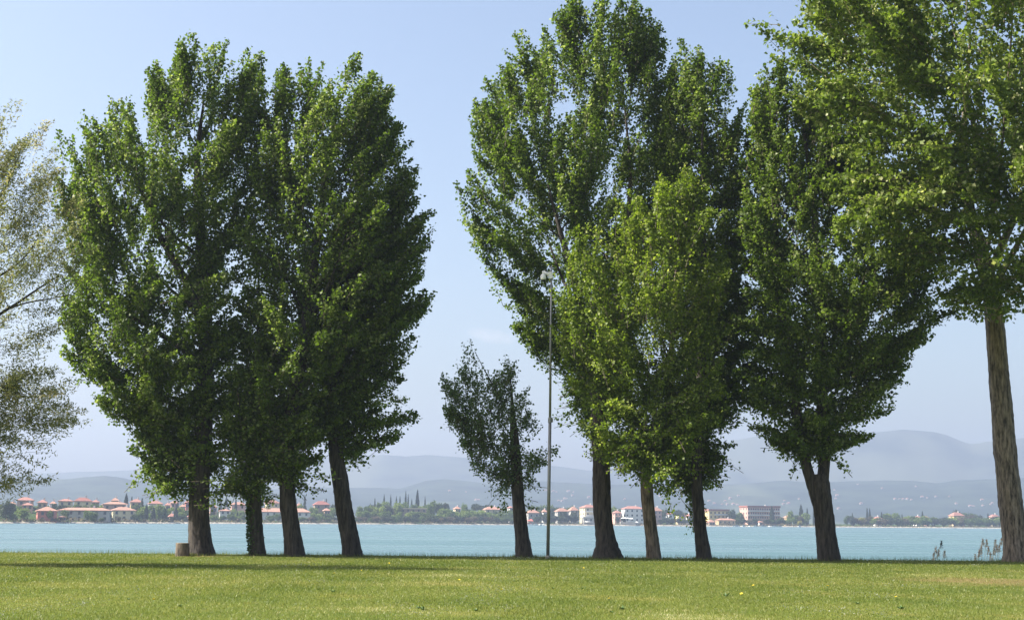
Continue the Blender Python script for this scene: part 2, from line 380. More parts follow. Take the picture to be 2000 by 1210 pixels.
# ------------------------------------------------------------------ trees by the lawn
def tube(path, rad, sides=20, bark=0.0, flare=0.0, seed=0, ring=0.14):
    path = np.array(path); rad = np.array(rad)
    seg = np.linalg.norm(np.diff(path, axis=0), axis=1); s = np.concatenate(([0], np.cumsum(seg)))
    n_ = max(4, int(s[-1] / ring)); t = np.linspace(0, s[-1], n_)
    # smooth interpolation of the path
    C = np.stack([np.interp(t, s, path[:, k]) for k in range(3)], 1); Rr = np.interp(t, s, rad)
    k_ = max(1, int(0.8 / ring))
    if n_ > 4 * k_:
        pad = np.pad(C, ((k_, k_), (0, 0)), mode='edge'); pad[:k_] = 2 * C[0] - C[1:k_ + 1][::-1]; pad[-k_:] = 2 * C[-1] - C[-k_ - 1:-1][::-1]
        ker = np.ones(2 * k_ + 1) / (2 * k_ + 1); C = np.stack([np.convolve(pad[:, k], ker, 'valid') for k in range(3)], 1)
    T = np.gradient(C, axis=0); T /= np.linalg.norm(T, axis=1)[:, None] + 1e-9
    A = np.cross(T, np.array((0, 1.0, 0.02))); A /= np.linalg.norm(A, axis=1)[:, None] + 1e-9
    B = np.cross(A, T)
    th = np.linspace(0, 2 * np.pi, sides, endpoint=False)
    rr = Rr[:, None] * np.ones(sides)
    if bark:
        g = np.random.default_rng(seed)
        for k in range(10):
            fr = g.integers(5, 13); rr = rr * (1 + bark * 0.35 * np.sin(fr * th[None, :] + g.uniform(0, 6.3) + 1.2 * np.sin(t[:, None] * g.uniform(0.6, 2.5) + g.uniform(0, 6))))
        rr = rr * (1 + bark * 0.8 * g.standard_normal(rr.shape) * 0.5)
        for k in range(5):   # burrs and knots
            kt = g.uniform(0, s[-1]); ka = g.uniform(0, 6.28); dth = np.angle(np.exp(1j * (th[None, :] - ka)))
            rr = rr + 0.10 * Rr[:, None] * np.exp(-((t[:, None] - kt) / 0.18) ** 2 - (dth / 0.4) ** 2)
    if flare:
        g = np.random.default_rng(seed + 5); h = t[:, None]
        lob = 0.55 + 0.45 * np.sin(5 * th[None, :] + g.uniform(0, 6)) * np.cos(2 * th[None, :] + g.uniform(0, 6))
        rr = rr * (1 + flare * np.exp(-h / 0.28) * lob)
    Vv = C[:, None, :] + rr[..., None] * (np.cos(th)[None, :, None] * A[:, None, :] + np.sin(th)[None, :, None] * B[:, None, :])
    nv = n_ * sides; i = np.arange(n_ - 1)[:, None] * sides; j = np.arange(sides)[None, :]; j2 = (j + 1) % sides
    q = np.stack(((i + j), (i + j2), (i + j2 + sides), (i + j + sides)), -1).reshape(-1, 4)
    V = Vv.reshape(-1, 3); caps = np.array([list(range(nv - sides, nv))])
    return V, q, caps
def tube_obj(name, parent, org, path, rad, mat, **kw):
    V, q, caps = tube(path, rad, **kw)
    return link(name, np_mesh(name, V - org, [q, caps], [mat], smooth=np.concatenate((np.ones(len(q)), [0]))), parent)
def px_path(pts, D, zoff=0.0):
    p = [P(x, y, D) for x, y, w_ in pts]; r = [0.465 * w_ * (np.linalg.norm(a - (0, 0, CAMZ))) / F for (x, y, w_), a in zip(pts, p)]
    return p, r

def twigs(P0, P1, r0, r1, sag=0.0, k=4):
    """many thin three-sided tapered tubes"""
    n_ = len(P0); t = np.linspace(0, 1, k); d = P1 - P0
    A = np.cross(d, np.array((0.3, 0.9, 0.2))); A /= np.linalg.norm(A, axis=1)[:, None] + 1e-9
    B = np.cross(d, A); B /= np.linalg.norm(B, axis=1)[:, None] + 1e-9
    C = P0[:, None] + d[:, None] * t[None, :, None]; C[..., 2] += sag * (4 * t * (1 - t))[None, :]
    rr = r0 + (r1 - r0) * t
    th = np.array((0, 2.094, 4.189))
    V = C[:, :, None, :] + rr[None, :, None, None] * (np.cos(th)[None, None, :, None] * A[:, None, None, :] + np.sin(th)[None, None, :, None] * B[:, None, None, :])
    i = (np.arange(n_)[:, None, None] * k + np.arange(k - 1)[None, :, None]) * 3; j = np.arange(3)[None, None, :]; j2 = (j + 1) % 3
    q = np.stack((i + j, i + j2, i + j2 + 3, i + j + 3), -1).reshape(-1, 4)
    return V.reshape(-1, 3), q

def leaf_cloud(pos, axis, size, g, aspect=0.9, fold=0.12, up=0.45):
    """one folded kite per leaf"""
    n_ = len(pos)
    N = g.standard_normal((n_, 3)); N[:, 2] += up
    N /= np.linalg.norm(N, axis=1)[:, None]
    ax = axis + 0.9 * g.standard_normal((n_, 3)); ax -= N * (ax * N).sum(1)[:, None]; ax /= np.linalg.norm(ax, axis=1)[:, None] + 1e-9
    sd = np.cross(N, ax); s_ = size[:, None]
    V = np.empty((n_, 4, 3))
    V[:, 0] = pos; V[:, 2] = pos + ax * s_
    midp = pos + ax * s_ * 0.38; lift = N * s_ * fold
    V[:, 1] = midp + sd * s_ * 0.5 * aspect + lift; V[:, 3] = midp - sd * s_ * 0.5 * aspect + lift
    return V.reshape(-1, 3), np.arange(n_ * 4).reshape(-1, 4)

def noise3(p, seed, sc):
    g = np.random.default_rng(seed); s = np.zeros(len(p))
    for k in range(9):
        v = g.standard_normal(3); v /= np.linalg.norm(v); s += np.sin(p @ v * sc * g.uniform(0.6, 1.7) + g.uniform(0, 6.28))
    return s / 3

def crown_shoots(env, D, n, g, seed, depth=0.85, rpow=0.42, gap=-0.55, gsc=1.1, edge=0.0):
    """tips of leafy shoots filling the crown; env = [(y, xl, xr)] in the photo, turned into metres at distance D"""
    z = np.array([P(0.5 * (a + c_), y, D)[2] for y, a, c_ in env]); xl = np.array([P(a, y, D)[0] for y, a, c_ in env]); xr = np.array([P(c_, y, D)[0] for y, a, c_ in env])
    o = np.argsort(z); z, xl, xr = z[o], xl[o], xr[o]
    zz = np.linspace(z[0], z[-1], 200); wl = np.interp(zz, z, xl); wr = np.interp(zz, z, xr); W = (wr - wl) / 2
    pdf = np.clip(W, 0.15, None) ** 1.45; cdf = np.cumsum(pdf) / pdf.sum()
    wmax = np.convolve(np.pad(W, 15, mode='edge'), np.ones(31) / 31, 'valid')
    tips = []; tot = 0
    while tot < n:
        m_ = n * 2; eg = g.random(m_) < edge; k = np.where(eg, g.integers(2, 200, m_), np.searchsorted(cdf, g.random(m_)).clip(0, 199))
        zt = zz[k] + g.uniform(-0.05, 0.05, m_); ph = g.uniform(0, 2 * np.pi, m_); r = g.random(m_) ** rpow
        ph = np.where(eg, np.pi * g.integers(0, 2, m_) + 0.35 * g.standard_normal(m_), ph); r = np.where(eg, g.uniform(0.92, 1.10, m_), r)
        x = 0.5 * (wl[k] + wr[k]) + W[k] * r * np.cos(ph); y = D + depth * wmax[k] * r * np.sin(ph)
        p = np.stack((x, y, zt), 1); keep = (noise3(p, seed, gsc) > gap) | (eg & (g.random(m_) < 0.7))
        p = p[keep]; out = np.stack((np.cos(ph), np.sin(ph), 0 * ph), 1)[keep]; tr = (zt[keep] - z[0]) / (z[-1] - z[0])
        tips.append((p, out * r[keep][:, None], tr)); tot += len(p)
    return tuple(np.concatenate([t[i] for t in tips])[:n] for i in range(3))

def make_tree(name, label, cat, stems, env, n_shoots, leaves, leaf, seed, Dy=None, mats=('poplar_leaf', 'twig', 'bark'), group=None,
              depth=0.85, shoot=(1.0, 2.0), wind=0.22, low=1.1, high=0.22, sag=0.0, spread=0.195, limbs=14, gap=-0.5, doff=0.0,
              aspect=0.92, rpow=0.42, flare=0.42, extra=None, twig_r=0.014, gsc=1.9, base=None, uptilt=1.0, up=0.45, per=6, bough=2.2, cone=0.10):
    g = np.random.default_rng(seed)
    if base is None: base = ground_hit(stems[0][0][0], stems[0][0][1])
    D = base[1]
    root = empty(name, base); tag(root, label, cat, group)
    paths = []
    for k, st in enumerate(stems):
        p, r = px_path(st, D)
        if k == 0: p = [p[0] - np.array((0, 0, 0.25))] + p; r = [r[0]] + r
        paths.append((np.array(p), np.array(r)))
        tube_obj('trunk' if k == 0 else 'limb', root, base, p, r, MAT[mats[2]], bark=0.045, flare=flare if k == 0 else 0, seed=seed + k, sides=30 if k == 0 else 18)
    def aim(out, t, jit):
        d = out * (low + (high - low) * t)[:, None]
        d[:, 2] += uptilt * (0.28 + 0.92 * t) - sag * (1 - t); d[:, 0] += wind * (0.6 + 0.4 * np.sign(out[:, 0]))
        d += jit * g.standard_normal(d.shape); return d / np.linalg.norm(d, axis=1)[:, None]
    # leafy boughs: each a tapering plume of shoots whose end lies near the crown's outside
    nb = max(8, int(n_shoots * 0.78 / per)); bt, bo, bz = crown_shoots(env, D + doff, nb, g, seed, depth, rpow * 0.75, gap, gsc, 0.40)
    bd = aim(bo, bz, 0.16); k_ = np.repeat(np.arange(nb), per); u_ = g.random(len(k_)) ** 1.25; u_[::per] = 0
    BL = bough * g.uniform(0.7, 1.3, nb)
    off_ = g.standard_normal((len(k_), 3)); off_ -= bd[k_] * (off_ * bd[k_]).sum(1)[:, None]
    p1 = bt[k_] - bd[k_] * (BL[k_] * u_)[:, None] + off_ * (0.10 + cone * BL[k_] * u_)[:, None]
    d1 = bd[k_] + 0.30 * off_ * u_[:, None] + 0.16 * g.standard_normal(off_.shape); d1 /= np.linalg.norm(d1, axis=1)[:, None]
    t2, o2, z2 = crown_shoots(env, D + doff, max(4, n_shoots - len(k_)), g, seed, depth, 0.55, gap, gsc)
    tips = np.concatenate((p1, t2)); out = np.concatenate((bo[k_], o2)); t = np.concatenate((bz[k_], z2)); d = np.concatenate((d1, aim(o2, z2, 0.25)))
    btone = np.concatenate((g.standard_normal(nb)[k_], g.standard_normal(len(t2))))
    L = g.uniform(*shoot, len(tips)); b0 = tips - d * L[:, None]
    nl = np.maximum(6, (leaves * L / np.mean(shoot) * g.uniform(0.6, 1.3, len(tips)))).astype(int)
    idx = np.repeat(np.arange(len(tips)), nl); s_ = g.random(len(idx)) ** 0.85
    rad = spread * (1.05 - 0.62 * s_) * g.uniform(0.7, 1.35, len(tips))[idx]
    pos = b0[idx] + d[idx] * (L[idx] * s_)[:, None] + rad[:, None] * g.standard_normal((len(idx), 3)) * np.array((0.75, 0.75, 0.75))
    ax = 0.6 * d[idx]; ax[:, 2] -= 0.5
    size = leaf * g.uniform(0.7, 1.25, len(idx))
    LV, LF = leaf_cloud(pos, ax, size, g, aspect, up=up)
    tone = np.clip(0.5 + 0.25 * g.standard_normal(len(LF)) + 0.10 * g.standard_normal(len(tips))[idx] + 0.12 * btone[idx], 0, 1)
    TV, TF = twigs(b0 - d * (0.12 * L)[:, None], tips - d * 0.05, twig_r, twig_r * 0.35)
    V = np.concatenate((LV, TV)) - base
    me = np_mesh('crown', V, [LF, TF + len(LV)], [MAT[mats[0]], MAT[mats[1]]], midx=np.concatenate((np.zeros(len(LF)), np.ones(len(TF)))),
                 attrs={'tone': ('FACE', np.concatenate((tone, np.zeros(len(TF)))))})
    link('crown', me, root)
    # limbs that carry the shoots
    inner = np.argsort(np.abs(np.linalg.norm(out, axis=1) - 0.62) + 0.25 * g.random(len(out)))[:limbs * 6]
    g.shuffle(inner); cnt = 0
    for i in inner:
        if cnt >= limbs: break
        tgt = b0[i]; st, sr = paths[g.integers(0, len(paths))]
        hd = np.hypot(*(tgt[:2] - np.array((np.interp(tgt[2], st[:, 2], st[:, 0]), D))))
        z0 = tgt[2] - hd * g.uniform(0.7, 1.4) - 0.8
        if z0 < st[0, 2] + 0.3 or z0 > st[-1, 2] - 0.5 or hd < 0.8 or z0 < tips[:, 2].min() + 0.04 * tips[:, 2].max(): continue
        c0 = np.array([np.interp(z0, st[:, 2], st[:, k]) for k in range(3)]); r0 = float(np.interp(z0, st[:, 2], sr))
        ctrl = np.array((c0[0] + 0.65 * (tgt[0] - c0[0]), c0[1] + 0.65 * (tgt[1] - c0[1]), c0[2] + 0.35 * (tgt[2] - c0[2])))
        u = np.linspace(0, 1, 8)[:, None]; pth = (1 - u) ** 2 * c0 + 2 * u * (1 - u) * ctrl + u * u * tgt
        rr = np.linspace(min(0.40 * r0, 0.10), 0.018, 8)
        tube_obj('limb', root, base, pth, rr, MAT[mats[2]], sides=9, ring=0.25); cnt += 1
    if extra: extra(root, base, D, g)
    return root, len(LF)

def ivy_on(root, base, D, g):
    pts = []
    for k in range(900):
        y = g.uniform(960, 1082); cx = np.interp(y, [960, 1040, 1084], [497, 500, 504]); wd = np.interp(y, [960, 1084], [13, 15.5])
        a = g.normal(np.pi, 0.9); p = P(cx, y, D); r = wd * D / F + 0.03
        pts.append(p + np.array((r * np.cos(a), r * np.sin(a) * (1 if g.random() < 0.5 else -1), 0)))
    pts = np.array(pts); V, Fc = leaf_cloud(pts, np.tile((-0.4, 0, -0.6), (len(pts), 1)), g.uniform(0.07, 0.13, len(pts)), g)
    link('ivy', np_mesh('ivy', V - base, [Fc], [MAT['ivy_leaf']], attrs={'tone': ('FACE', g.random(len(Fc)))}), root)

NL = 0
def T(*a, **k):
    global NL
    r, c_ = make_tree(*a, **k); NL += c_; return r

T('poplar_tree', 'tall broad poplar whose thick straight trunk stands beside the low cut stump', 'tree',
  [[(393, 1084, 54), (391, 1062, 46), (388, 1000, 41), (390, 950, 40), (397, 850, 36), (402, 750, 32), (403, 650, 28), (398, 540, 24), (388, 420, 20), (385, 300, 12), (395, 220, 5), (400, 180, 2)],
   [(402, 640, 16), (370, 560, 15), (335, 500, 14), (295, 430, 10), (265, 340, 7), (250, 260, 4)],
   [(398, 720, 12), (370, 690, 13), (320, 655, 10), (260, 620, 6), (200, 590, 4)]],
  [(70, 375, 450), (88, 335, 500), (120, 312, 520), (160, 300, 522), (200, 232, 515), (240, 150, 510), (300, 138, 505), (350, 135, 500), (400, 148, 500), (450, 150, 490), (500, 140, 485), (550, 112, 485), (600, 112, 490), (650, 125, 490), (700, 142, 480), (750, 160, 475), (790, 205, 470), (830, 262, 462), (880, 262, 450), (915, 265, 440), (940, 275, 410)],
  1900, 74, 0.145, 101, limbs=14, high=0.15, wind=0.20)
T('poplar_tree', 'ivy-clad poplar with a slim trunk, second trunk past the cut stump', 'tree',
  [[(504, 1085, 31), (500, 1040, 28), (497, 970, 26), (495, 900, 22), (500, 800, 16), (505, 650, 9), (505, 520, 3)]],
  [(540, 490, 520), (600, 455, 555), (700, 430, 565), (800, 420, 565), (860, 415, 560), (910, 418, 545), (940, 435, 530), (965, 460, 525)],
  300, 70, 0.13, 102, limbs=6, extra=ivy_on, doff=-0.4)
T('poplar_tree', 'dense dark poplar between the ivy-clad trunk and the leaning bare trunk', 'tree',
  [[(577, 1086, 42), (570, 1040, 36), (560, 960, 31), (562, 900, 29), (570, 800, 28), (588, 700, 26), (603, 600, 24), (615, 500, 20), (630, 400, 15), (645, 290, 7), (660, 190, 2)],
   [(600, 640, 14), (630, 580, 13), (650, 545, 11), (690, 470, 8), (730, 380, 4)]],
  [(96, 668, 690), (112, 600, 715), (132, 535, 735), (160, 515, 758), (200, 500, 765), (240, 490, 775), (290, 485, 808), (340, 500, 815), (400, 480, 832), (450, 470, 840), (500, 460, 832), (550, 450, 830), (600, 448, 828), (650, 450, 812), (700, 440, 760), (750, 440, 720), (800, 440, 690), (850, 450, 660), (890, 475, 630), (925, 515, 600)],
  1900, 74, 0.145, 103, limbs=14, high=0.25, wind=0.28)
T('poplar_tree', 'poplar with a leaning trunk bare low down, beside open water and the gap', 'tree',
  [[(690, 1086, 40), (682, 1040, 36), (671, 990, 34), (664, 930, 32), (655, 880, 28), (652, 800, 24), (655, 700, 18), (680, 560, 12), (700, 420, 6), (705, 330, 3)]],
  [(380, 660, 740), (480, 640, 800), (560, 620, 828), (620, 600, 832), (680, 600, 790), (730, 600, 790), (770, 605, 808), (820, 608, 812), (850, 625, 790), (880, 640, 735)],
  620, 88, 0.145, 104, limbs=8, high=0.4, wind=0.4, low=1.0, doff=0.3)
T('young_poplar_tree', 'small sparse dark poplar with a topped trunk, beside the steel camera pole', 'tree',
  [[(1025, 1088, 35), (1020, 1050, 29), (1012, 980, 25), (1008, 900, 22), (1004, 840, 17), (1002, 815, 11), (1000, 780, 6), (997, 740, 2)],
   [(1003, 835, 3), (985, 790, 3), (950, 730, 2), (927, 685, 1)], [(1004, 830, 3), (1000, 760, 2.5), (990, 705, 1)], [(1004, 860, 3), (970, 810, 2.2), (925, 780, 1.5), (890, 765, 1)]],
  [(668, 912, 926), (695, 888, 1000), (740, 860, 1020), (760, 856, 1030), (800, 872, 1050), (850, 882, 1088), (880, 890, 1098), (900, 900, 1090), (920, 925, 1065), (935, 945, 1030)],
  400, 38, 0.115, 417, mats=('small_leaf', 'twig', 'bark'), limbs=0, spread=0.2, shoot=(0.6, 1.3), rpow=0.6, gap=-0.6, wind=0.1, gsc=1.8, flare=0.25, bough=1.9, cone=0.14, per=7, low=1.15, high=0.3)
T('poplar_tree', 'tallest poplar with a thick flared trunk forking high, just beyond the camera pole', 'tree',
  [[(1188, 1090, 60), (1184, 1060, 42), (1178, 1020, 37), (1175, 950, 37), (1174, 880, 34), (1170, 800, 34), (1170, 770, 30)],
   [(1168, 800, 24), (1155, 700, 24), (1135, 600, 20), (1115, 520, 14), (1088, 430, 8), (1070, 360, 3)],
   [(1175, 800, 22), (1200, 700, 20), (1205, 600, 18), (1225, 480, 12), (1232, 330, 7), (1215, 160, 2)],
   [(1120, 540, 7), (1098, 480, 6), (1080, 400, 2)]],
  [(-12, 1115, 1245), (15, 1108, 1255), (50, 1058, 1288), (85, 995, 1305), (140, 985, 1330), (190, 925, 1345), (240, 920, 1355), (300, 915, 1365), (370, 905, 1370), (450, 912, 1370), (500, 945, 1360), (550, 985, 1340), (600, 990, 1300), (650, 1008, 1250), (690, 1075, 1240), (740, 1110, 1230), (800, 1130, 1215)],
  2000, 74, 0.145, 106, limbs=14, high=0.2, wind=0.06, doff=2.2, flare=0.45, depth=0.72)
T('poplar_tree', 'bright green poplar with a broken pale trunk stub, in front of its taller neighbours', 'tree',
  [[(1279, 1092, 29), (1272, 1040, 26), (1263, 970, 25), (1262, 900, 24), (1257, 850, 20), (1255, 825, 17)],
   [(1264, 895, 15), (1285, 850, 14), (1300, 800, 13), (1310, 740, 12), (1315, 600, 9), (1330, 420, 4)],
   [(1295, 815, 7), (1260, 720, 7), (1225, 640, 5), (1190, 560, 3)]],
  [(308, 1328, 1350), (340, 1300, 1365), (375, 1225, 1375), (400, 1190, 1385), (430, 1150, 1410), (455, 1115, 1415), (500, 1100, 1425), (550, 1095, 1430), (600, 1080, 1430), (650, 1072, 1425), (700, 1100, 1420), (760, 1120, 1410), (820, 1128, 1395), (860, 1140, 1370), (900, 1195, 1330)],
  900, 80, 0.13, 107, gap=-0.15, cone=0.085, bough=2.6, mats=('young_leaf', 'twig', 'bark_pale'), limbs=14, wind=0.0, doff=-2.2, high=0.15, depth=0.7)
T('poplar_tree', 'shaded poplar with a slim straight dark trunk beside the broken-stub poplar', 'tree',
  [[(1376, 1092, 32), (1368, 1040, 26), (1363, 980, 23), (1360, 930, 22), (1362, 850, 20), (1368, 750, 18), (1375, 600, 15), (1375, 450, 10), (1370, 300, 6), (1375, 190, 2)],
   [(1360, 940, 4), (1340, 915, 4), (1315, 890, 3), (1300, 860, 2)]],
  [(75, 1328, 1345), (100, 1310, 1400), (150, 1300, 1440), (200, 1292, 1452), (300, 1285, 1455), (400, 1290, 1465), (550, 1290, 1470), (700, 1290, 1475), (780, 1285, 1470), (850, 1275, 1440), (900, 1285, 1420), (935, 1295, 1380)],
  1300, 74, 0.145, 108, limbs=10, wind=0.05, doff=0.8, flare=0.12)
T('poplar_tree', 'dark wide poplar with a forked trunk standing alone at the water edge', 'tree',
  [[(1621, 1095, 45), (1615, 1050, 40), (1607, 990, 39), (1602, 945, 38), (1600, 925, 30)],
   [(1605, 960, 25), (1612, 880, 23), (1605, 780, 24), (1602, 650, 22), (1600, 540, 18), (1590, 400, 12), (1570, 250, 6)],
   [(1597, 985, 22), (1568, 885, 21), (1557, 820, 20), (1545, 740, 18), (1530, 640, 16), (1520, 520, 12), (1510, 350, 5), (1506, 230, 2)],
   [(1605, 725, 11), (1650, 680, 12), (1683, 630, 11), (1685, 570, 7), (1690, 480, 4)]],
  [(112, 1500, 1515), (140, 1480, 1560), (180, 1465, 1620), (250, 1458, 1690), (350, 1450, 1720), (450, 1440, 1790), (530, 1440, 1850), (580, 1440, 1866), (630, 1440, 1858), (655, 1440, 1800), (700, 1440, 1772), (760, 1445, 1752), (790, 1455, 1748), (815, 1455, 1738), (845, 1445, 1712), (865, 1465, 1655)],
  1800, 74, 0.145, 109, limbs=12, wind=0.08, low=1.5, high=0.15, flare=0.2, gap=-0.35)
T('poplar_tree', 'big leafy poplar overhanging the lawn, with a thick ridged sunlit trunk', 'tree',
  [[(1988, 1097, 56), (1984, 1050, 48), (1975, 990, 45), (1965, 900, 43), (1955, 780, 40), (1947, 680, 38), (1940, 600, 34), (1925, 520, 30), (1905, 450, 24), (1885, 380, 20), (1880, 280, 14), (1890, 150, 8), (1895, 60, 3)],
   [(1930, 545, 16), (1960, 470, 15), (1990, 410, 13), (2040, 300, 10), (2100, 100, 5)],
   [(1898, 430, 12), (1860, 330, 11), (1800, 250, 9), (1720, 180, 6), (1640, 150, 3)]],
  [(-330, 1830, 2150), (-220, 1690, 2280), (-100, 1590, 2350), (0, 1495, 2400), (30, 1500, 2410), (60, 1540, 2420), (100, 1520, 2430), (180, 1575, 2430), (250, 1615, 2430), (320, 1635, 2420), (400, 1670, 2400), (450, 1665, 2380), (500, 1715, 2340), (535, 1770, 2300), (565, 1825, 2270), (595, 1870, 2200), (620, 1890, 2140)],
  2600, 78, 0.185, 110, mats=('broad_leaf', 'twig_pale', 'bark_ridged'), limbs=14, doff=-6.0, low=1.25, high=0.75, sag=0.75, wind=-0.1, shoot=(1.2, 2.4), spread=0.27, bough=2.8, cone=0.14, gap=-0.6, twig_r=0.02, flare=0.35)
T('willow_tree', 'feathery pale olive willow reaching in from beyond the picture edge', 'tree',
  [[(-190, 1100, 60), (-185, 1000, 52), (-170, 850, 46), (-150, 720, 36), (-140, 560, 26), (-120, 380, 14), (-100, 250, 6)],
   [(-150, 720, 14), (-60, 650, 8), (0, 613, 6), (45, 585, 4.5), (85, 555, 3), (115, 538, 1.5)],
   [(-140, 620, 10), (-50, 560, 6), (30, 525, 4), (60, 490, 2.5), (80, 455, 1)],
   [(-60, 650, 5), (30, 592, 3.5), (90, 586, 2.5), (140, 574, 1)],
   [(-130, 480, 9), (-60, 440, 6), (0, 390, 4), (30, 330, 2), (42, 280, 1)]],
  [(190, -110, 30), (225, -180, 100), (300, -260, 112), (360, -330, 128), (420, -360, 165), (470, -370, 205), (520, -370, 215), (560, -370, 170), (600, -370, 120), (660, -360, 125), (720, -350, 135), (780, -340, 150), (840, -330, 168), (880, -310, 130), (920, -300, 90), (960, -280, 80), (1000, -240, 45)],
  1550, 58, 0.14, 111, mats=('willow_leaf', 'willow_twig', 'bark'), limbs=14, aspect=0.30, sag=0.6, low=1.0, high=0.45, spread=0.17, shoot=(0.8, 1.9), twig_r=0.007,
  base=ground_hit(-190, 1102), rpow=0.6, gap=-9, doff=0.0, depth=0.8, wind=0.15, bough=2.6, cone=0.16, per=11)

# cut stump
sb = ground_hit(355, 1085.5)
st = empty('tree_stump', sb); tag(st, 'low pale cut stump standing beside the thick poplar trunk', 'stump')
s = sb[1] / F
V, q, caps = tube([sb + np.array((0, 0, -0.1)), sb + np.array((0, 0, 0.25)), sb + np.array((0.01, 0, 25 * s))], [13.5 * s, 12 * s, 12.2 * s], sides=26, bark=0.03, seed=4, ring=0.08)
link('bark', np_mesh('bark', V - sb, [q], [MAT['bark_pale']], smooth=True), st)
mb = MB(); mb.cyl((0.01, 0, 25 * s - 0.02), (0.01, 0, 25 * s + 0.012), 11.6 * s, 11.4 * s, 24); mb.build('cut_face', MAT['cut_wood'], st)

# ------------------------------------------------------------------ grass, flowers, reeds
g = np.random.default_rng(7)
def sample_lawn(n, p=0.5, y0=21.0, y1=67.0):
    u = g.random(n); a = 1 - p; y = (y0 ** a + u * (y1 ** a - y0 ** a)) ** (1 / a)
    x = g.uniform(-1, 1, n) * (0.385 * y + 1.0); return x, y
def blades(x, y, h, wd, lean=0.5):
    n_ = len(x); z = lawn_z(x, y); a = g.uniform(0, 6.28, n_); c_, s_ = np.cos(a), np.sin(a)
    V = np.empty((n_, 3, 3)); b0 = np.stack((x, y, z - 0.01), 1)
    sd = np.stack((c_, s_, 0 * c_), 1) * wd[:, None] * 0.5
    la = g.uniform(0, 6.28, n_); tip = np.stack((np.cos(la), np.sin(la), 0 * la), 1) * (h * lean * g.random(n_))[:, None]; tip[:, 2] = h
    V[:, 0] = b0 - sd; V[:, 1] = b0 + sd; V[:, 2] = b0 + tip
    return V.reshape(-1, 3), np.arange(n_ * 3).reshape(-1, 3)
x, y = sample_lawn(700000)
sl_ = soil(x, y); keep = g.random(len(x)) > sl_ * 1.15; x, y, sl_ = x[keep], y[keep], sl_[keep]
pn = wob(x, y * 0.5, 41, 0.5) + 0.8 * wob(x, y * 0.5, 42, 1.6)
tone = np.clip(0.46 + 0.20 * pn + 0.17 * g.standard_normal(len(x)) + 0.22 * sl_, 0, 1)
dry = np.zeros(len(x))
for (dx_, dy_, rx_, ry_, am_) in ((720, 1192, 1.4, 1.2, .5), (900, 1200, 2.0, 1.0, .4), (1180, 1195, 2.2, 1.3, .5), (1330, 1205, 1.6, 1.0, .5), (1120, 1205, 1.2, 1.0, .35), (880, 1125, 2.6, 1.6, .25), (1780, 1122, 3.0, 2.4, .3), (200, 1205, 1.5, 1.0, .25), (560, 1140, 2.5, 2.5, .22)):
    p_ = ground_hit(dx_, dy_); dry = np.maximum(dry, am_ * np.exp(-((x - p_[0]) / rx_) ** 2 - ((y - p_[1]) / ry_) ** 2))
tuft = wob(x, y, 43, 6.0) + wob(x, y, 44, 11.0)
tone = np.clip(tone + dry * (0.7 + 0.5 * pn) + 0.11 * tuft - 0.05, 0, 1); big = g.random(len(x)) < 0.05; tone = np.where(big, np.clip(tone + g.normal(0.02, 0.25, len(x)), 0, 1), tone)
h = (0.028 + 0.035 * g.random(len(x)) ** 2 + 0.02 * np.clip(-pn, 0, 1) + 0.022 * np.clip(tuft, 0, 1)) * (y / 26) ** 0.35; wd = 0.010 * (y / 26) ** 0.7 * g.uniform(0.7, 1.4, len(x)) * np.where(big, 1.5, 1.0); h = 0.8 * h * np.where(big, 1.2, 1.0)
V1, F1 = blades(x, y, h, wd, 0.9)
# longer seed stalks along the crest
n2 = 17000; x2 = g.uniform(-27, 27, n2); y2 = CREST + g.normal(0.3, 0.5, n2)
V2, F2 = blades(x2, y2, 0.05 + 0.26 * g.random(n2) ** 4, np.full(n2, 0.014), 0.5)
bx = []; 
for (px_, py_, rr_) in ((393, 1085, .62), (504, 1085, .40), (577, 1086, .52), (690, 1086, .5), (1025, 1088, .45), (1190, 1090, .75), (1279, 1092, .4), (1376, 1092, .42), (1621, 1095, .6), (1988, 1097, .75), (355, 1085, .36), (1070, 1091, .16)):
    p_ = ground_hit(px_, py_); a = g.uniform(0, 6.28, 420); r_ = rr_ + np.abs(g.normal(0, 0.16, 420)); bx.append(np.stack((p_[0] + r_ * np.cos(a), p_[1] + r_ * np.sin(a)), 1))
bx = np.concatenate(bx); V3, F3 = blades(bx[:, 0], bx[:, 1], g.uniform(0.06, 0.20, len(bx)), np.full(len(bx), 0.016), 0.8)
V2 = np.concatenate((V2, V3)); F2 = np.concatenate((F2, F3 + n2 * 3)); n2 = len(F2)
me = np_mesh('grass', np.concatenate((V1, V2)), [F1, F2 + len(V1)], [MAT['grass']], attrs={'tone': ('FACE', np.concatenate((tone, g.uniform(0.1, 0.75, n2))))})
tag(link('grass', me), 'short mown meadow grass with pale dry patches', None, kind='stuff')

x, y = sample_lawn(42000, 0.3); pn = wob(x, y * 0.6, 51, 0.9) + 0.7 * wob(x, y * 0.6, 52, 2.2)
kp = (pn > 0.30 + 0.35 * g.random(len(x))) & (soil(x, y) < 0.3); x, y = x[kp], y[kp]
n_ = len(x); z = lawn_z(x, y) + g.uniform(0.04, 0.075, n_); r_ = g.uniform(0.009, 0.019, n_) * (y / 30) ** 0.4
tilt = g.uniform(-0.5, 0.5, (n_, 2)); a6 = np.arange(6) * np.pi / 3
V = np.empty((n_, 6, 3))
for k in range(6):
    dx, dy = np.cos(a6[k]) * r_, np.sin(a6[k]) * r_; V[:, k] = np.stack((x + dx, y + dy, z + dx * tilt[:, 0] + dy * (tilt[:, 1] - 0.5)), 1)
tag(link('daisies', np_mesh('daisies', V.reshape(-1, 3), [np.arange(n_ * 6).reshape(-1, 6)], [MAT['petal']])), 'tiny white daisies scattered through the lawn', None, kind='stuff')

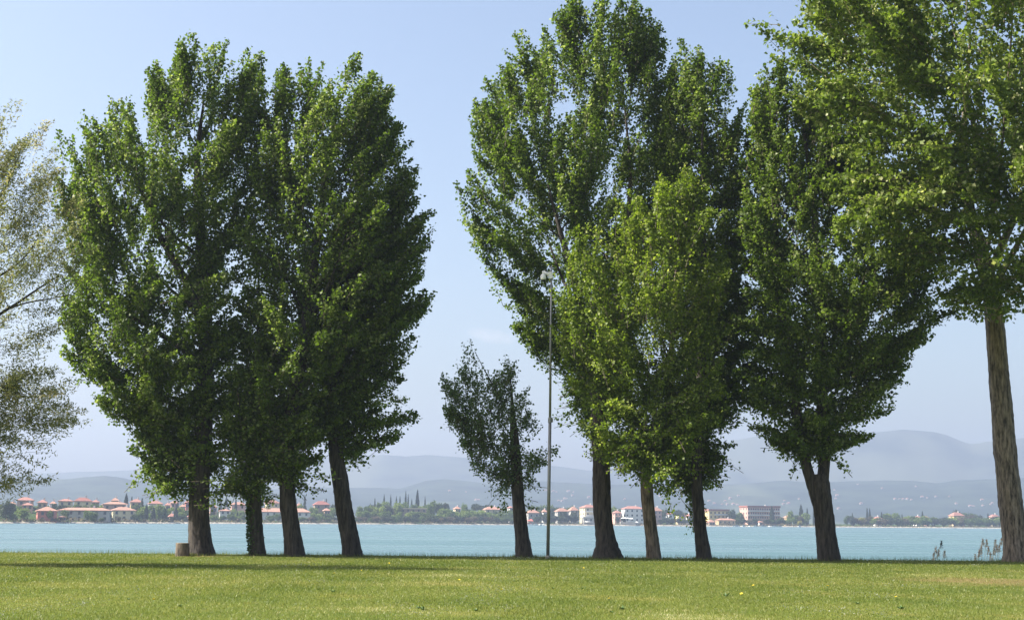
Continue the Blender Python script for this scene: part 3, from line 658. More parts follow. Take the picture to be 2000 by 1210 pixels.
def dandelion_mesh():
    V = []; Fc = []; gg = random.Random(3)
    for ring_, (nn, rr, zz) in enumerate(((14, 0.028, 0.0), (10, 0.018, 0.006))):
        for k in range(nn):
            a = 6.283 * k / nn; b_ = len(V); c_, s_ = math.cos(a), math.sin(a)
            V += [(0, 0, zz), (c_ * rr - s_ * 0.005, s_ * rr + c_ * 0.005, zz + 0.006), (c_ * rr + s_ * 0.005, s_ * rr - c_ * 0.005, zz + 0.006)]
            Fc.append((b_, b_ + 2, b_ + 1))
    me = bpy.data.meshes.new('blossom'); me.from_pydata(V, [], Fc); me.materials.append(MAT['dandelion']); return me
dm = dandelion_mesh()
mb = MB(); mb.cyl((0, 0, -0.08), (0, 0, 0.0), 0.004, 0.003, 6); dst = mb.mesh('stem', MAT['weed'])
for (px_, py_) in ((52, 1133), (140, 1129), (705, 1119), (653, 1125), (1471, 1149), (1448, 1167), (1617, 1149), (897, 1139), (1140, 1112), (1616, 1149), (760, 1103), (1350, 1118), (980, 1160), (300, 1180), (1750, 1172), (1190, 1178)):
    p_ = ground_hit(px_, py_); zz = float(lawn_z(np.array(p_[0]), np.array(p_[1])))
    d_ = empty('dandelion', (p_[0], p_[1], zz + 0.08)); d_.scale = (1.25,) * 3; d_.rotation_euler = (g.uniform(0.2, 0.5), 0, g.uniform(0, 6))
    tag(d_, 'yellow dandelion flower dotted in the short lawn grass', 'flower', 'dandelions in the lawn')
    link('blossom', dm, d_); link('stem', dst, d_)
def weed_mesh(seed):
    gg = random.Random(seed); V = []; Fc = []
    for k in range(22):
        a = gg.uniform(0, 6.28); L = gg.uniform(0.06, 0.16); e = gg.uniform(0.3, 1.1); b_ = len(V); c_, s_ = math.cos(a), math.sin(a); wd = L * 0.16
        V += [(0, 0, 0), (c_ * L * 0.5 - s_ * wd, s_ * L * 0.5 + c_ * wd, L * 0.55 * e), (c_ * L, s_ * L, L * 0.8 * e), (c_ * L * 0.5 + s_ * wd, s_ * L * 0.5 - c_ * wd, L * 0.55 * e)]
        Fc.append((b_, b_ + 3, b_ + 2, b_ + 1))
    me = bpy.data.meshes.new('weed_leaves'); me.from_pydata(V, [], Fc); me.materials.append(MAT['weed']); return me
wm = [weed_mesh(i) for i in range(4)]
for i, (px_, py_) in enumerate(((353, 1186), (818, 1190), (826, 1193), (1080, 1151), (1140, 1152), (1215, 1192), (1195, 1198), (1675, 1180), (1418, 1165), (1540, 1158), (650, 1158), (1760, 1190), (250, 1172), (930, 1195))):
    p_ = ground_hit(px_, py_); o = link('weed_tuft', wm[i % 4], None, (p_[0], p_[1], float(lawn_z(np.array(p_[0]), np.array(p_[1])))))
    o.rotation_euler = (0, 0, i * 1.3); o.scale = (0.38 + 0.14 * (i % 3),) * 3
    tag(o, 'dark green leafy weed tuft standing up from the mown lawn', 'weed', 'weed tufts in the lawn')

def reed(px_, py_, D, lean, dark, label):
    top = P(px_, py_, D); x0 = top[0] - lean; zb = float(lawn_z(np.array(x0), np.array(D)))
    r = empty('reed', (x0, D, zb)); tag(r, label, 'reed', 'dry reeds at the water edge')
    hgt = top[2] - zb; mb = MB(); k = 6
    pts = [Vector((lean * (i / k) ** 2, 0, hgt * i / k)) for i in range(k + 1)]
    for a, c_ in zip(pts, pts[1:]): mb.cyl(a, c_, 0.012, 0.010, 5, False)
    mb.build('stem', MAT['reed_stem'], r)
    gg = np.random.default_rng(int(px_ * 7 + py_)); pos = []; n_ = 150
    for i in range(n_):
        t_ = gg.random(); pos.append((pts[-1].x + lean * 0.3 * t_ + gg.normal(0, 0.045 * (1.1 - t_)) + 0.03, gg.normal(0, 0.04 * (1.1 - t_)), hgt - 0.1 + 0.36 * t_))
    V, Fc = leaf_cloud(np.array(pos), np.tile((0.5, 0, 0.2), (n_, 1)), gg.uniform(0.04, 0.09, n_), gg, 0.35)
    link('plume', np_mesh('plume', V, [Fc], [MAT['reed_plume'] if not dark else MAT['bark']], attrs={'tone': ('FACE', gg.random(len(Fc)))}), r)
for (px_, py_, ln, dk, lb) in ((1822, 1090, 0.05, 0, 'short reed in the sparse clump between forked trunk and big trunk'), (1826, 1077, 0.08, 0, 'pale thick-plumed reed in the sparse clump between the two trunks'),
        (1831, 1083, 0.1, 0, 'reed with drooping plume in the sparse clump between the two trunks'), (1836, 1066, 0.15, 1, 'tallest dark-plumed reed of the sparse clump between the two trunks'), (1843, 1085, 0.06, 0, 'thin lone reed at the end of the sparse clump')):
    reed(px_, py_, 69.5, ln, dk, lb)
for (px_, py_, ln) in ((1911, 1083, 0.05), (1914, 1076, 0.12), (1918, 1061, 0.04), (1925, 1063, 0.07), (1929, 1077, 0.05), (1933, 1090, 0.04), (1940, 1079, 0.06), (1942, 1064, 0.1), (1945, 1074, 0.05), (1950, 1073, 0.08), (1954, 1060, 0.12), (1903, 1092, 0.03)):
    reed(px_, py_, 69.5 + (px_ % 3) * 0.4, ln, 0, 'dry pale reed swaying in the loose stand next to the ridged trunk')

# ------------------------------------------------------------------ camera pole
pb = ground_hit(1070, 1091); D = pb[1]
pole = empty('camera_pole', pb); tag(pole, 'tall slim grey steel pole carrying a white dome camera', 'pole')
top = P(1077, 520, D) - pb; mid = P(1074.2, 820, D) - pb; u = D / F
mb = MB(); mb.cyl((0, 0, -0.1), (0, 0, 0.16), 0.12, 0.11, 14); mb.build('foot', MAT['concrete'], pole)
mb = MB(); mb.cyl((0, 0, 0.1), mid, 3.3 * u, 3.0 * u, 16); mb.build('lower_shaft', MAT['pole_metal'], pole, True)
mb = MB(); mb.cyl(mid, top, 2.5 * u, 1.8 * u, 16); mb.build('upper_shaft', MAT['pole_metal'], pole, True)
mb = MB(); mb.cyl(mid - np.array((0, 0, 0.10)), mid + np.array((0, 0, 0.12)), 4.1 * u, 3.6 * u, 16); mb.box(mid[0] + 0.05, -0.04, mid[2] - 0.09, mid[0] + 0.14, 0.04, mid[2] + 0.09); mb.build('joint_collar', MAT['pole_metal'], pole)
cz = P(1076, 538, D) - pb; dz_ = P(1061, 541, D) - pb
cc = empty('dome_camera', pb + dz_); tag(cc, 'white dome security camera hanging from a bracket near the pole top', 'camera')
o_ = cz - dz_
mb = MB(); mb.box(o_[0] - 0.11, -0.11, o_[2] - 0.14, o_[0] + 0.07, 0.11, o_[2] + 0.16); mb.build('mount_box', MAT['white_paint'], cc)
mb = MB(); mb.cyl((0.0, 0, 0.26), (o_[0] - 0.05, 0, o_[2] + 0.02), 0.05, 0.08, 12); mb.cyl((0, 0, 0.12), (0, 0, 0.27), 0.045, 0.05, 12); mb.build('bracket_arm', MAT['white_paint'], cc, True)
mb = MB(); mb.lathe((0, 0, 0), [(0.0, 0.15), (0.06, 0.145), (0.10, 0.11), (0.125, 0.05), (0.13, -0.05), (0.13, -0.10), (0.115, -0.12), (0.0, -0.12)], 20); mb.build('housing', MAT['white_paint'], cc, True)
mb = MB(); mb.lathe((0, 0, -0.121), [(0.10, 0.0), (0.095, -0.04), (0.07, -0.08), (0.0, -0.10)], 20); mb.build('lens_dome', MAT['smoked'], cc, True)

# ------------------------------------------------------------------ town across the lake
MESH = {}
def win_mesh(wd, hg):
    k = (round(wd, 1), round(hg, 1))
    if k not in MESH:
        mb = MB(); mb.box(-wd / 2, -0.06, -hg / 2, wd / 2, 0.06, hg / 2); MESH[k] = mb.mesh('window', MAT['glass'])
    return MESH[k]
def house(label, x0, x1, ytop, yeave, ybase, off, wall='cream', roof='roof', rot=18, dep=None, flat=False, wins=None, chim=True, name='house', cat='house', balc=0, group=None):
    Yd = float(shoreD(0.5 * (x0 + x1))) + off
    a = P(x0, ybase, Yd); c_ = P(x1, ybase, Yd); top = P(0.5 * (x0 + x1), ytop, Yd)[2]; eave = P(0.5 * (x0 + x1), yeave, Yd)[2]
    W = c_[0] - a[0]; th = R(rot); dep = dep or min(max(0.55 * W, 6.0), 12.0)
    w_ = max(2.5, (W - dep * math.sin(th) - 0.8) / math.cos(th))
    zb = min(a[2], float(shore_rise(0.5 * (x0 + x1), np.array(off))) - 0.5)
    root = empty(name, (0.5 * (a[0] + c_[0]), Yd + dep * 0.5, zb), th); tag(root, label, cat, group)
    he = eave - zb; ht = top - zb; hw = w_ / 2; hd = dep / 2
    mb = MB(); mb.box(-hw, -hd, 0, hw, hd, he); mb.build('wall', MAT['wall_' + wall], root)
    mb = MB(); ov = 0.55
    if flat:
        mb.box(-hw - ov, -hd - ov, he + 0.003, hw + ov, hd + ov, max(ht, he + 0.4))
    else:
        e = [(-hw - ov, -hd - ov), (hw + ov, -hd - ov), (hw + ov, hd + ov), (-hw - ov, hd + ov)]; rl = max(0.3, hw - hd * 0.85)
        ze = he - 0.15; z1 = he + 0.12
        E0 = [(p[0], p[1], ze) for p in e]; E1 = [(p[0], p[1], z1) for p in e]; r0 = (-rl, 0, ht); r1 = (rl, 0, ht)
        for i in range(4): mb.quad(E0[i], E0[(i + 1) % 4], E1[(i + 1) % 4], E1[i])
        mb.quad(E0[3], E0[2], E0[1], E0[0]); mb.quad(E1[0], E1[1], r1, r0); mb.quad(E1[2], E1[3], r0, r1); mb.quad(E1[1], E1[2], r1); mb.quad(E1[3], E1[0], r0)
    rf = mb.build('roof', MAT[roof], root)
    if chim:
        mb = MB(); cx = hw * 0.35; mb.box(cx - 0.45, -0.4, he, cx + 0.45, 0.4, ht + 1.1); mb.build('chimney', MAT['wall_white'], rf)
    zv = a[2] - zb; st_ = max(1, int(round((he - zv) / 3.1)))
    if wins is None: wins = max(2, int(w_ / 3.6))
    for f_ in range(st_):
        zc = zv + (f_ + 0.55) * (he - zv) / st_
        for k in range(wins):
            o = link('window', win_mesh(1.2, 1.5), root, (-hw + (k + 0.5) * w_ / wins, -hd - 0.01, zc))
        for k in range(max(1, int(dep / 4.5))):
            nk = max(1, int(dep / 4.5))
            o = link('window', win_mesh(1.2, 1.5), root, (-hw - 0.01, -hd + (k + 0.5) * dep / nk, zc)); o.rotation_euler = (0, 0, R(90))
        if balc and f_ > 0:
            mb = MB(); zz = zv + f_ * (he - zv) / st_; mb.box(-hw * balc, -hd - 1.3, zz - 0.1, hw * 0.98, -hd - 0.002, zz + 0.1)
            mb.box(-hw * balc, -hd - 1.3, zz + 0.1, hw * 0.98, -hd - 1.2, zz + 1.0); mb.build('balcony', MAT['wall_white'], root)
    return root
H = house
H('back terrace house with tiled roof half hidden by the willow tips', 26, 65, 970, 976.5, 987, 120, 'pink')
H('pink house with a low tiled roof under the willow tips', 35, 64, 981, 986, 995, 80, 'pink')
H('red-walled block with sunlit end wall, nearest the willow', 58, 110, 988.5, 997, 1018.5, 12, 'red', 'roof_orange', 22, 9)
H('long low grey-brown building with an even tiled roof beside the red block', 108, 212, 990.5, 996, 1017, 22, 'grey', 'roof_orange', 8, 9)
H('small yellow annex in front of the long low building', 107, 130, 1007, 1009, 1016, 8, 'yellow', 'roof_orange', 20, 5, chim=False)
H('back row house with broad tiled roof behind the long low building', 107, 142, 973.5, 978, 988, 120, 'cream')
H('tallest of the back row houses with a stepped red roof', 138, 178, 970.5, 978, 988, 130, 'cream', 'roof_dark')
H('narrow back row house beside the stepped red roof', 172, 194, 975.5, 980, 990, 120, 'pink')
H('villa with small square upper roof on the slope', 211, 232, 971.5, 977, 988, 110, 'ochre', 'roof_orange')
H('wide villa with hipped orange roof on the slope above the lake', 192, 248, 979, 984, 996, 80, 'pink', 'roof_orange')
H('three-storey lakefront villa with spreading tiled roof', 206, 263, 989, 996, 1016, 20, 'cream', 'roof_orange', 24, 9)
H('house behind the pointed cypress with broad roof', 248, 278, 973.5, 980, 990, 110, 'ochre')
H('pale house with low red roof above the two lakefront cypresses', 284, 317, 976.5, 983, 994, 95, 'white')
H('orange-roofed house above the bushy green lakefront tree', 327, 349, 976.5, 982, 992, 95, 'pink', 'roof_orange')
H('narrow tall red house beside the thick trunk', 358, 369, 976.5, 981, 994, 70, 'red', chim=False)
H('small red-roofed bungalow among lakefront trees', 323, 342, 1001.5, 1008, 1017, 20, 'cream')
H('red-roofed boathouse half hidden by the thick trunk', 362, 378, 1003, 1008, 1017, 18, 'pink', chim=False)
H('tiled house seen above dark conifers beside the thick trunk', 446, 480, 979.5, 985, 995, 95, 'pink', 'roof_orange')
H('low wide house with pale wall edge between two trunks', 423, 451, 993, 997, 1004, 50, 'white', 'roof_orange')
H('very long low house with pale tiled roof behind the slim trunks', 476, 605, 991.5, 999, 1008, 45, 'white', 'roof_orange', 5, 10)
H('hilltop house with red roof above the very long low house', 514, 546, 975.5, 982, 992, 110, 'cream')
H('small hilltop house with red roof near the dark pyramid tree', 574, 590, 982, 988, 996, 100, 'white')
H('dark-roofed large house with a white chimney beside the leaning trunk', 608, 644, 977.5, 985, 994, 90, 'brown', 'roof_dark')
H('small orange-roofed house among trees beside the leaning trunk', 627, 645, 991.5, 996.5, 1006, 50, 'pink', 'roof_orange', chim=False)
H('long flat-roofed low building in the wood with pale fascia', 749, 834, 991.2, 993, 1000, 60, 'brown', 'wall_cream', 4, 8, flat=True, chim=False)
H('broad tiled villa showing over the treetops near the small poplar', 940, 982, 988.5, 994.5, 1002, 60, 'cream', 'roof_orange')
H('small white-walled house peeping out beside the small poplar', 991, 1002, 987.5, 991, 998, 60, 'white', chim=False)
H('two-winged tiled house behind the red beach pavilion', 1026, 1055, 995, 1001, 1012, 30, 'grey', 'roof_orange')
H('hipped-roof villa among dark trees past the camera pole', 1083, 1112, 991.5, 998, 1012, 30, 'grey', 'roof_orange')
H('rear villa with orange roof joined to the hipped-roof villa', 1109, 1131, 988.5, 996, 1010, 45, 'grey', 'roof_orange')
H('tall cream hotel with stacked balconies beside the flared trunk', 1132, 1168, 984.5, 990.5, 1016, 15, 'cream', 'roof', 22, 9, balc=0.9, name='hotel_building', cat='hotel')
H('low grey pavilion wing at the foot of the cream hotel', 1136, 1170, 1008.5, 1010, 1020, 6, 'grey', 'wall_white', 10, 6, flat=True, chim=False)
H('large pale grey house with wide red roof between two trunks', 1214, 1260, 987.5, 993, 1019, 20, 'white', 'roof', 12, 10)
H('house with sunlit orange hipped roof beside the broken-stub trunk', 1271, 1294, 989.5, 997, 1012, 25, 'pink', 'roof_orange')
H('little white lakeside house with bright walls between two pines', 1302, 1313, 1000.5, 1003, 1013, 20, 'white', chim=False)
H('low orange-roofed cottage behind the umbrella pines', 1320, 1339, 999.5, 1003, 1011, 35, 'cream', 'roof_orange', chim=False)
H('yellow apartment block with flat red roof beside the slim trunk', 1375, 1426, 993.5, 997, 1013, 40, 'yellow', 'roof', 20, 10, flat=True, balc=0.5, name='apartment_block', cat='apartment block', chim=False)
H('low lakeside house with wide eaves in front of the yellow block', 1398, 1438, 1011.5, 1015, 1024.5, 12, 'ochre', 'roof_orange', 14, 7)
H('small tiled boathouse beside the low wide-eaved house', 1380, 1398, 1013.5, 1019, 1024.5, 8, 'brown', 'roof_orange', chim=False)
hot = H('big white hotel of three storeys with rows of balconies', 1447, 1527, 987, 990, 1014, 60, 'pink', 'roof_dark', 20, 14, flat=True, wins=14, balc=0.98, name='hotel_building', cat='hotel')
H('small white boathouse in front of the big hotel', 1478, 1490, 1016, 1019, 1025, 10, 'white', 'roof_orange', chim=False)
H('red-roofed house low among trees past the forked trunk', 1785, 1802, 1006.5, 1010, 1016, 70, 'white')
H('small tiled house next to the lone cypress', 1804, 1816, 1007, 1010, 1016, 75, 'pink', chim=False)
H('house with broad red roof at the foot of the wooded knoll', 1856, 1886, 999.5, 1006.5, 1014, 70, 'ochre', 'roof')
H('red-roofed house close beside the big ridged trunk', 1933, 1955, 1003.5, 1009, 1016, 70, 'cream', 'roof')

for k_, (x0_, x1_, yt_, ye_, yb_, of_, wl_, rf_, lb_) in enumerate((
        (8, 30, 979, 984, 996, 110, 'cream', 'roof_orange', 'half-hidden house with tiled roof behind the willow tips and dark tree'),
        (66, 92, 975, 981, 992, 125, 'ochre', 'roof', 'terrace house with low red roof just behind the red-walled block'),
        (92, 108, 978, 983, 992, 115, 'white', 'roof_orange', 'small white house tucked between red-walled block and back row'),
        (318, 332, 981, 986, 996, 80, 'cream', 'roof', 'little cream house between the pale house and the orange-roofed house'),
        (348, 360, 984, 989, 1000, 60, 'white', 'roof_orange', 'small white house between bushy trees close to the thick trunk'),
        (404, 424, 985, 990, 1002, 75, 'pink', 'roof_orange', 'pink house directly behind the thick trunk beside dark conifers'),
        (546, 560, 980, 986, 996, 90, 'ochre', 'roof', 'small ochre house on the slope by the dense dark poplar trunk'),
        (884, 900, 988, 993, 1002, 70, 'cream', 'roof_orange', 'cream house deep in the trees well before the small dark poplar'),
        (1056, 1070, 994, 999, 1010, 45, 'white', 'roof_orange', 'white house with tiled roof just behind the camera pole'),
        (1196, 1214, 996, 1001, 1014, 35, 'pink', 'roof', 'narrow pink house right beside the flared trunk'),
        (1258, 1272, 993, 998, 1012, 40, 'cream', 'roof_orange', 'cream house directly behind the broken-stub trunk'),
        (1340, 1352, 1003, 1007, 1015, 25, 'white', 'roof', 'small white house beside the umbrella pines'),
        (1532, 1548, 1005, 1010, 1019, 35, 'ochre', 'roof_orange', 'low ochre house past the end of the big white hotel'),
        (1706, 1724, 1008, 1012, 1020, 45, 'white', 'roof', 'low white house behind the yellow-green and brownish trees'))):
    H(lb_, x0_, x1_, yt_, ye_, yb_, of_, wl_, rf_, 16)

# far hillside houses
mb = MB(); mb.box(-5, -4, -3, 5, 4, 5); hv = list(mb.v); hf = list(mb.f)
nb = len(hv); hv += [(-5.6, -4.6, 5), (5.6, -4.6, 5), (5.6, 4.6, 5), (-5.6, 4.6, 5), (-2.5, 0, 8), (2.5, 0, 8)]
hf += [(nb, nb + 1, nb + 5, nb + 4), (nb + 2, nb + 3, nb + 4, nb + 5), (nb + 1, nb + 2, nb + 5), (nb + 3, nb, nb + 4), (nb + 3, nb + 2, nb + 1, nb)]
hm = bpy.data.meshes.new('hillside_house'); hm.from_pydata(hv, [], hf); hm.materials.append(MAT['wall_pale']); hm.materials.append(MAT['roof'])
for i, p_ in enumerate(hm.polygons): p_.material_index = 1 if i >= 6 else 0
spots = [(1120, 961), (1118, 968), (1110, 960), (1091, 978), (1103, 974), (1107, 974), (1066, 958), (1341, 956), (1334, 957), (1290, 969), (1291, 974), (1416, 979), (1426, 974), (1442, 968), (1385, 979), (1410, 985), (1420, 985), (1432, 985), (1440, 986), (1395, 984), (1675, 946), (1723, 954), (1635, 968), (1632, 974), (1748, 975), (1757, 974), (1764, 975), (1772, 975), (1780, 976), (1682, 984), (1532, 978), (1561, 975), (1638, 994), (1789, 950), (1801, 971), (1811, 972), (1828, 970), (1895, 989), (1902, 989), (1920, 988), (1935, 985), (1938, 983), (1918, 977), (1854, 970), (878, 959), (910, 961), (935, 977), (930, 977), (338, 964), (1080, 960), (1087, 961), (1098, 979), (1150, 972), (1220, 975), (1345, 964), (1300, 985), (1530, 985), (1540, 984), (1630, 957), (1868, 984)]
for i, (a, c_) in enumerate(spots):
    p_ = hill_hit(a, c_); o = link('hillside_house', hm, None, p_); o.rotation_euler = (0, 0, R((i * 37) % 50)); k = 0.36 + 0.3 * ((i * 7) % 5) / 5; o.scale = (k * 1.3, k, k)
    tag(o, 'tiny pale house on the hazy hillside beyond the lake town', 'house', 'houses on the hazy hillside')

# trees of the far shore
def far_crown(kind, seed):
    g = np.random.default_rng(seed)
    if kind == 'cypress':
        n_ = 1500; z = g.random(n_); r = 0.5 * np.clip(np.minimum((z + 0.04) * 5, 1) * (1 - z ** 2.2) ** 0.8, 0.02, 1) * g.random(n_) ** 0.3
        a = g.uniform(0, 6.28, n_); p = np.stack((r * np.cos(a), r * np.sin(a), 0.03 + 0.95 * z), 1); sz = 0.10
    elif kind == 'conifer':
        n_ = 1000; z = g.random(n_) ** 1.2; r = 0.5 * (1 - z) * (0.75 + 0.25 * np.sin(z * 40)) * g.random(n_) ** 0.35
        a = g.uniform(0, 6.28, n_); p = np.stack((r * np.cos(a), r * np.sin(a), 0.08 + 0.92 * z), 1); sz = 0.09
    elif kind == 'pine':
        n_ = 1100; c_ = g.standard_normal((9, 3)) * np.array((0.2, 0.2, 0.05)) + np.array((0, 0, 0.78)); k = g.integers(0, 9, n_)
        v = g.standard_normal((n_, 3)); v /= np.linalg.norm(v, axis=1)[:, None]; p = c_[k] + v * np.array((0.24, 0.24, 0.13)) * (g.random(n_) ** 0.3)[:, None]; sz = 0.08
    else:
        nb = 16; c_ = g.standard_normal((nb, 3)); c_ /= np.linalg.norm(c_, axis=1)[:, None]
        c_ = c_ * (g.random(nb) ** 0.5)[:, None] * np.array((0.32, 0.32, 0.30)) + np.array((0, 0, 0.57)); rb = g.uniform(0.13, 0.24, nb)
        n_ = 1500; k = g.integers(0, nb, n_); v = g.standard_normal((n_, 3)); v /= np.linalg.norm(v, axis=1)[:, None]
        p = c_[k] + v * (rb[k] * g.random(n_) ** 0.25)[:, None]; p[:, 2] = np.clip(p[:, 2], 0.08, 1.0); sz = 0.075
    V, Fc = leaf_cloud(p, g.standard_normal((len(p), 3)), sz * g.uniform(0.6, 1.4, len(p)), g, 0.9)
    return V, Fc, g.random(len(Fc))
CM = {}
mb = MB(); mb.cyl((0, 0, -0.15), (0, 0, 0.6), 0.035, 0.02, 7); TM = mb.mesh('trunk', MAT['bark'])
def crown_mesh(kind, mat, v):
    k = (kind, mat, v)
    if k not in CM:
        V, Fc, tn = far_crown(kind, hash((kind,)) % 1 + v * 13 + len(kind)); CM[k] = np_mesh('crown', V, [Fc], [MAT[mat]], attrs={'tone': ('FACE', tn)})
    return CM[k]
FT = []
KIND = dict(cypress=('cypress_tree', 'cypress', 'cypress', 'far_cypress', 'slim dark cypress'), conifer=('conifer_tree', 'conifer', 'conifer', 'far_dark', 'dark pyramid conifer'),
            pine=('umbrella_pine', 'pine', 'pine', 'far_dark', 'flat-topped umbrella pine'), light=('leafy_tree', 'tree', 'round', 'far_light', 'fresh green leafy tree'),
            mid=('leafy_tree', 'tree', 'round', 'far_mid', 'mid green leafy tree'), dark=('leafy_tree', 'tree', 'round', 'far_dark', 'dark leafy tree'),
            brown=('leafy_tree', 'tree', 'round', 'far_brown', 'brownish budding tree'), yellow=('leafy_tree', 'tree', 'round', 'far_yellow', 'yellow-green tree'))
def ft(kind, x, ytop, ybase, wpx, off): FT.append((kind, x, ytop, ybase, wpx, off))
for (x, yt, yb, w_, of) in ((246, 964, 988, 7.5, 75), (285, 985, 1017, 6.5, 14), (299, 990, 1018, 7, 14), (343, 990, 1016, 7.5, 16), (347, 976, 996, 3.5, 70), (460, 975, 1000, 5, 70), (463, 998, 1018, 4, 18), (578, 973, 990, 4, 90),
        (750, 966, 985, 4, 90), (763, 967, 985, 3.5, 90), (774, 970, 985, 4, 92), (781, 970, 985, 3.5, 92), (792, 961, 990, 4, 85), (797, 967, 990, 3.5, 88), (804, 974, 990, 3.5, 88), (815, 958.5, 992, 7, 82), (830, 970, 990, 3, 88),
        (1508, 989, 1020, 7.5, 20), (1565, 986, 1010, 8, 60), (1577, 992, 1010, 4, 60), (1589, 996, 1012, 3, 60), (1694, 992, 1014, 4, 60), (1699, 993, 1014, 4, 60), (1722, 1000, 1012, 4, 60), (1802, 998, 1015, 4.5, 60), (367, 974, 990, 4, 90), (511, 972, 984, 4, 90)):
    ft('cypress', x, yt, yb, w_, of)
for (x, yt, yb, w_, of) in ((277, 973, 992, 13, 80), (257, 970, 985, 9, 130), (415, 977, 1006, 15, 60), (430, 975, 1006, 15, 60), (441, 971, 1006, 17, 62), (595, 969.5, 990, 13, 80), (1350, 981, 1010, 13, 45), (732, 973, 990, 8, 80), (637, 974, 990, 9, 110), (1220, 1000, 1018, 7, 8), (1762, 1004, 1016, 7, 40), (1930, 1002, 1016, 8, 60), (1665, 1002, 1016, 7, 45)):
    ft('conifer', x, yt, yb, w_, of)
for (x, yt, yb, w_, of) in ((930, 984, 998, 18, 80), (950, 984, 998, 22, 85), (1303, 995, 1013, 16, 28), (1326, 996, 1013, 18, 30), (870, 982, 1000, 22, 60), (1120, 1000, 1016, 16, 20), (1100, 999, 1014, 14, 18), (1065, 1002, 1018, 14, 16)):
    ft('pine', x, yt, yb, w_, of)
for (k, x, yt, yb, w_, of) in (('dark', 12, 975, 1021, 30, 10), ('light', 44, 986, 1018, 26, 10), ('mid', 25, 1000, 1020, 18, 6), ('light', 95, 994, 1018, 17, 8), ('mid', 127, 993, 1014, 16, 6), ('light', 172, 994, 1018, 18, 8), ('mid', 182, 996, 1018, 16, 8), ('dark', 209, 999, 1016, 17, 8), ('mid', 222, 974, 988, 10, 120),
        ('light', 264, 1000, 1017, 15, 10), ('light', 279, 985, 1012, 22, 35), ('light', 310, 982, 1018, 24, 16), ('mid', 318, 985, 1018, 20, 14), ('light', 333, 988, 1006, 18, 50), ('light', 352, 988, 1008, 18, 45), ('mid', 352, 1001, 1018, 12, 14), ('mid', 363, 993, 1012, 16, 40),
        ('dark', 104, 979, 990, 14, 90), ('mid', 150, 983, 992, 20, 75), ('mid', 165, 984, 994, 16, 70), ('mid', 185, 982, 994, 16, 85), ('dark', 270, 982, 995, 16, 70), ('mid', 200, 986, 996, 12, 60),
        ('light', 587, 980, 994, 14, 70), ('light', 613, 987, 1002, 18, 60), ('dark', 652, 980, 1000, 18, 75), ('light', 648, 985, 1004, 16, 55), ('dark', 1430, 991, 1016, 16, 30), ('mid', 1438, 1001, 1018, 14, 40),
        ('light', 1543, 994, 1018, 13, 25), ('mid', 1556, 1000, 1019, 16, 25), ('yellow', 1562, 1015, 1025, 10, 8), ('light', 1574, 999, 1019, 18, 25), ('mid', 1588, 1000, 1020, 16, 22), ('dark', 1637, 1002, 1021, 17, 25), ('mid', 1655, 1004, 1021, 12, 28), ('dark', 1664, 1002, 1020, 12, 24), ('yellow', 1681, 1006, 1020, 16, 25), ('brown', 1702, 1005, 1022, 14, 25), ('mid', 1714, 1008, 1023, 14, 25),
        ('light', 1736, 997, 1015, 20, 70), ('light', 1752, 996, 1015, 20, 72), ('mid', 1727, 1000, 1015, 16, 70), ('dark', 1740, 1007, 1024, 18, 22), ('light', 1757, 1010, 1025, 16, 22), ('dark', 1868, 993, 1012, 18, 85), ('mid', 1884, 995, 1014, 20, 85), ('mid', 1900, 999, 1014, 20, 85), ('dark', 1913, 1003, 1014, 16, 80), ('brown', 1895, 1003, 1022, 26, 40), ('brown', 1878, 1006, 1024, 20, 34),
        ('light', 908, 979, 1000, 13, 60), ('light', 846, 974, 1000, 15, 62), ('light', 838, 976, 1000, 14, 60), ('light', 752, 971, 992, 18, 70), ('mid', 740, 977, 996, 16, 68), ('dark', 726, 981, 1002, 14, 60), ('light', 778, 976, 996, 18, 66), ('light', 790, 977, 996, 16, 66), ('mid', 858, 979, 1002, 16, 58)):
    ft(k, x, yt, yb, w_, of)
gr = np.random.default_rng(77)
def row(x0, x1, step, yt, jt, yb, wd, off, kinds):
    x = x0
    while x < x1:
        w_ = 1.12 * wd * gr.uniform(0.8, 1.3); ft(kinds[gr.integers(0, len(kinds))], x + gr.uniform(-2, 2), yt + gr.uniform(-jt, jt), yb, w_, off + gr.uniform(-4, 4)); x += 1.27 * step * gr.uniform(0.8, 1.25)
row(408, 560, 10, 1003, 3, 1018, 14, 16, ('mid', 'light', 'mid')); row(452, 560, 12, 990, 3, 1006, 15, 60, ('mid', 'light')); row(325, 372, 12, 1008, 2, 1018, 11, 12, ('mid', 'dark'))
row(592, 668, 10, 999, 3, 1012, 15, 35, ('light', 'mid')); row(592, 668, 9, 1007, 2, 1018.5, 13, 12, ('brown', 'mid', 'dark'))
row(690, 760, 11, 983, 2, 1002, 16, 55, ('mid', 'light', 'dark')); row(690, 1010, 9.5, 998, 3.5, 1012, 17, 34, ('light', 'mid', 'light')); row(690, 1015, 8.5, 1006.5, 2, 1019, 13, 12, ('brown', 'dark', 'dark', 'mid'))
row(760, 850, 11, 982, 2, 1000, 15, 75, ('light', 'mid')); row(862, 945, 12, 991, 3, 1004, 16, 50, ('light', 'mid')); row(955, 1012, 11, 996, 2, 1006, 15, 45, ('mid', 'light'))
row(1028, 1118, 10, 984, 2, 1000, 17, 90, ('mid', 'dark', 'mid')); row(1050, 1130, 9, 1004, 3, 1019, 14, 14, ('dark', 'mid')); row(1195, 1245, 10, 986, 2, 998, 15, 80, ('mid', 'light'))
row(1195, 1250, 10, 1008, 3, 1020, 9, 25, ('dark',)); row(1292, 1372, 9, 1010, 2.5, 1021, 12, 14, ('dark', 'mid')); row(1340, 1378, 11, 1001, 2, 1014, 14, 35, ('dark', 'mid'))
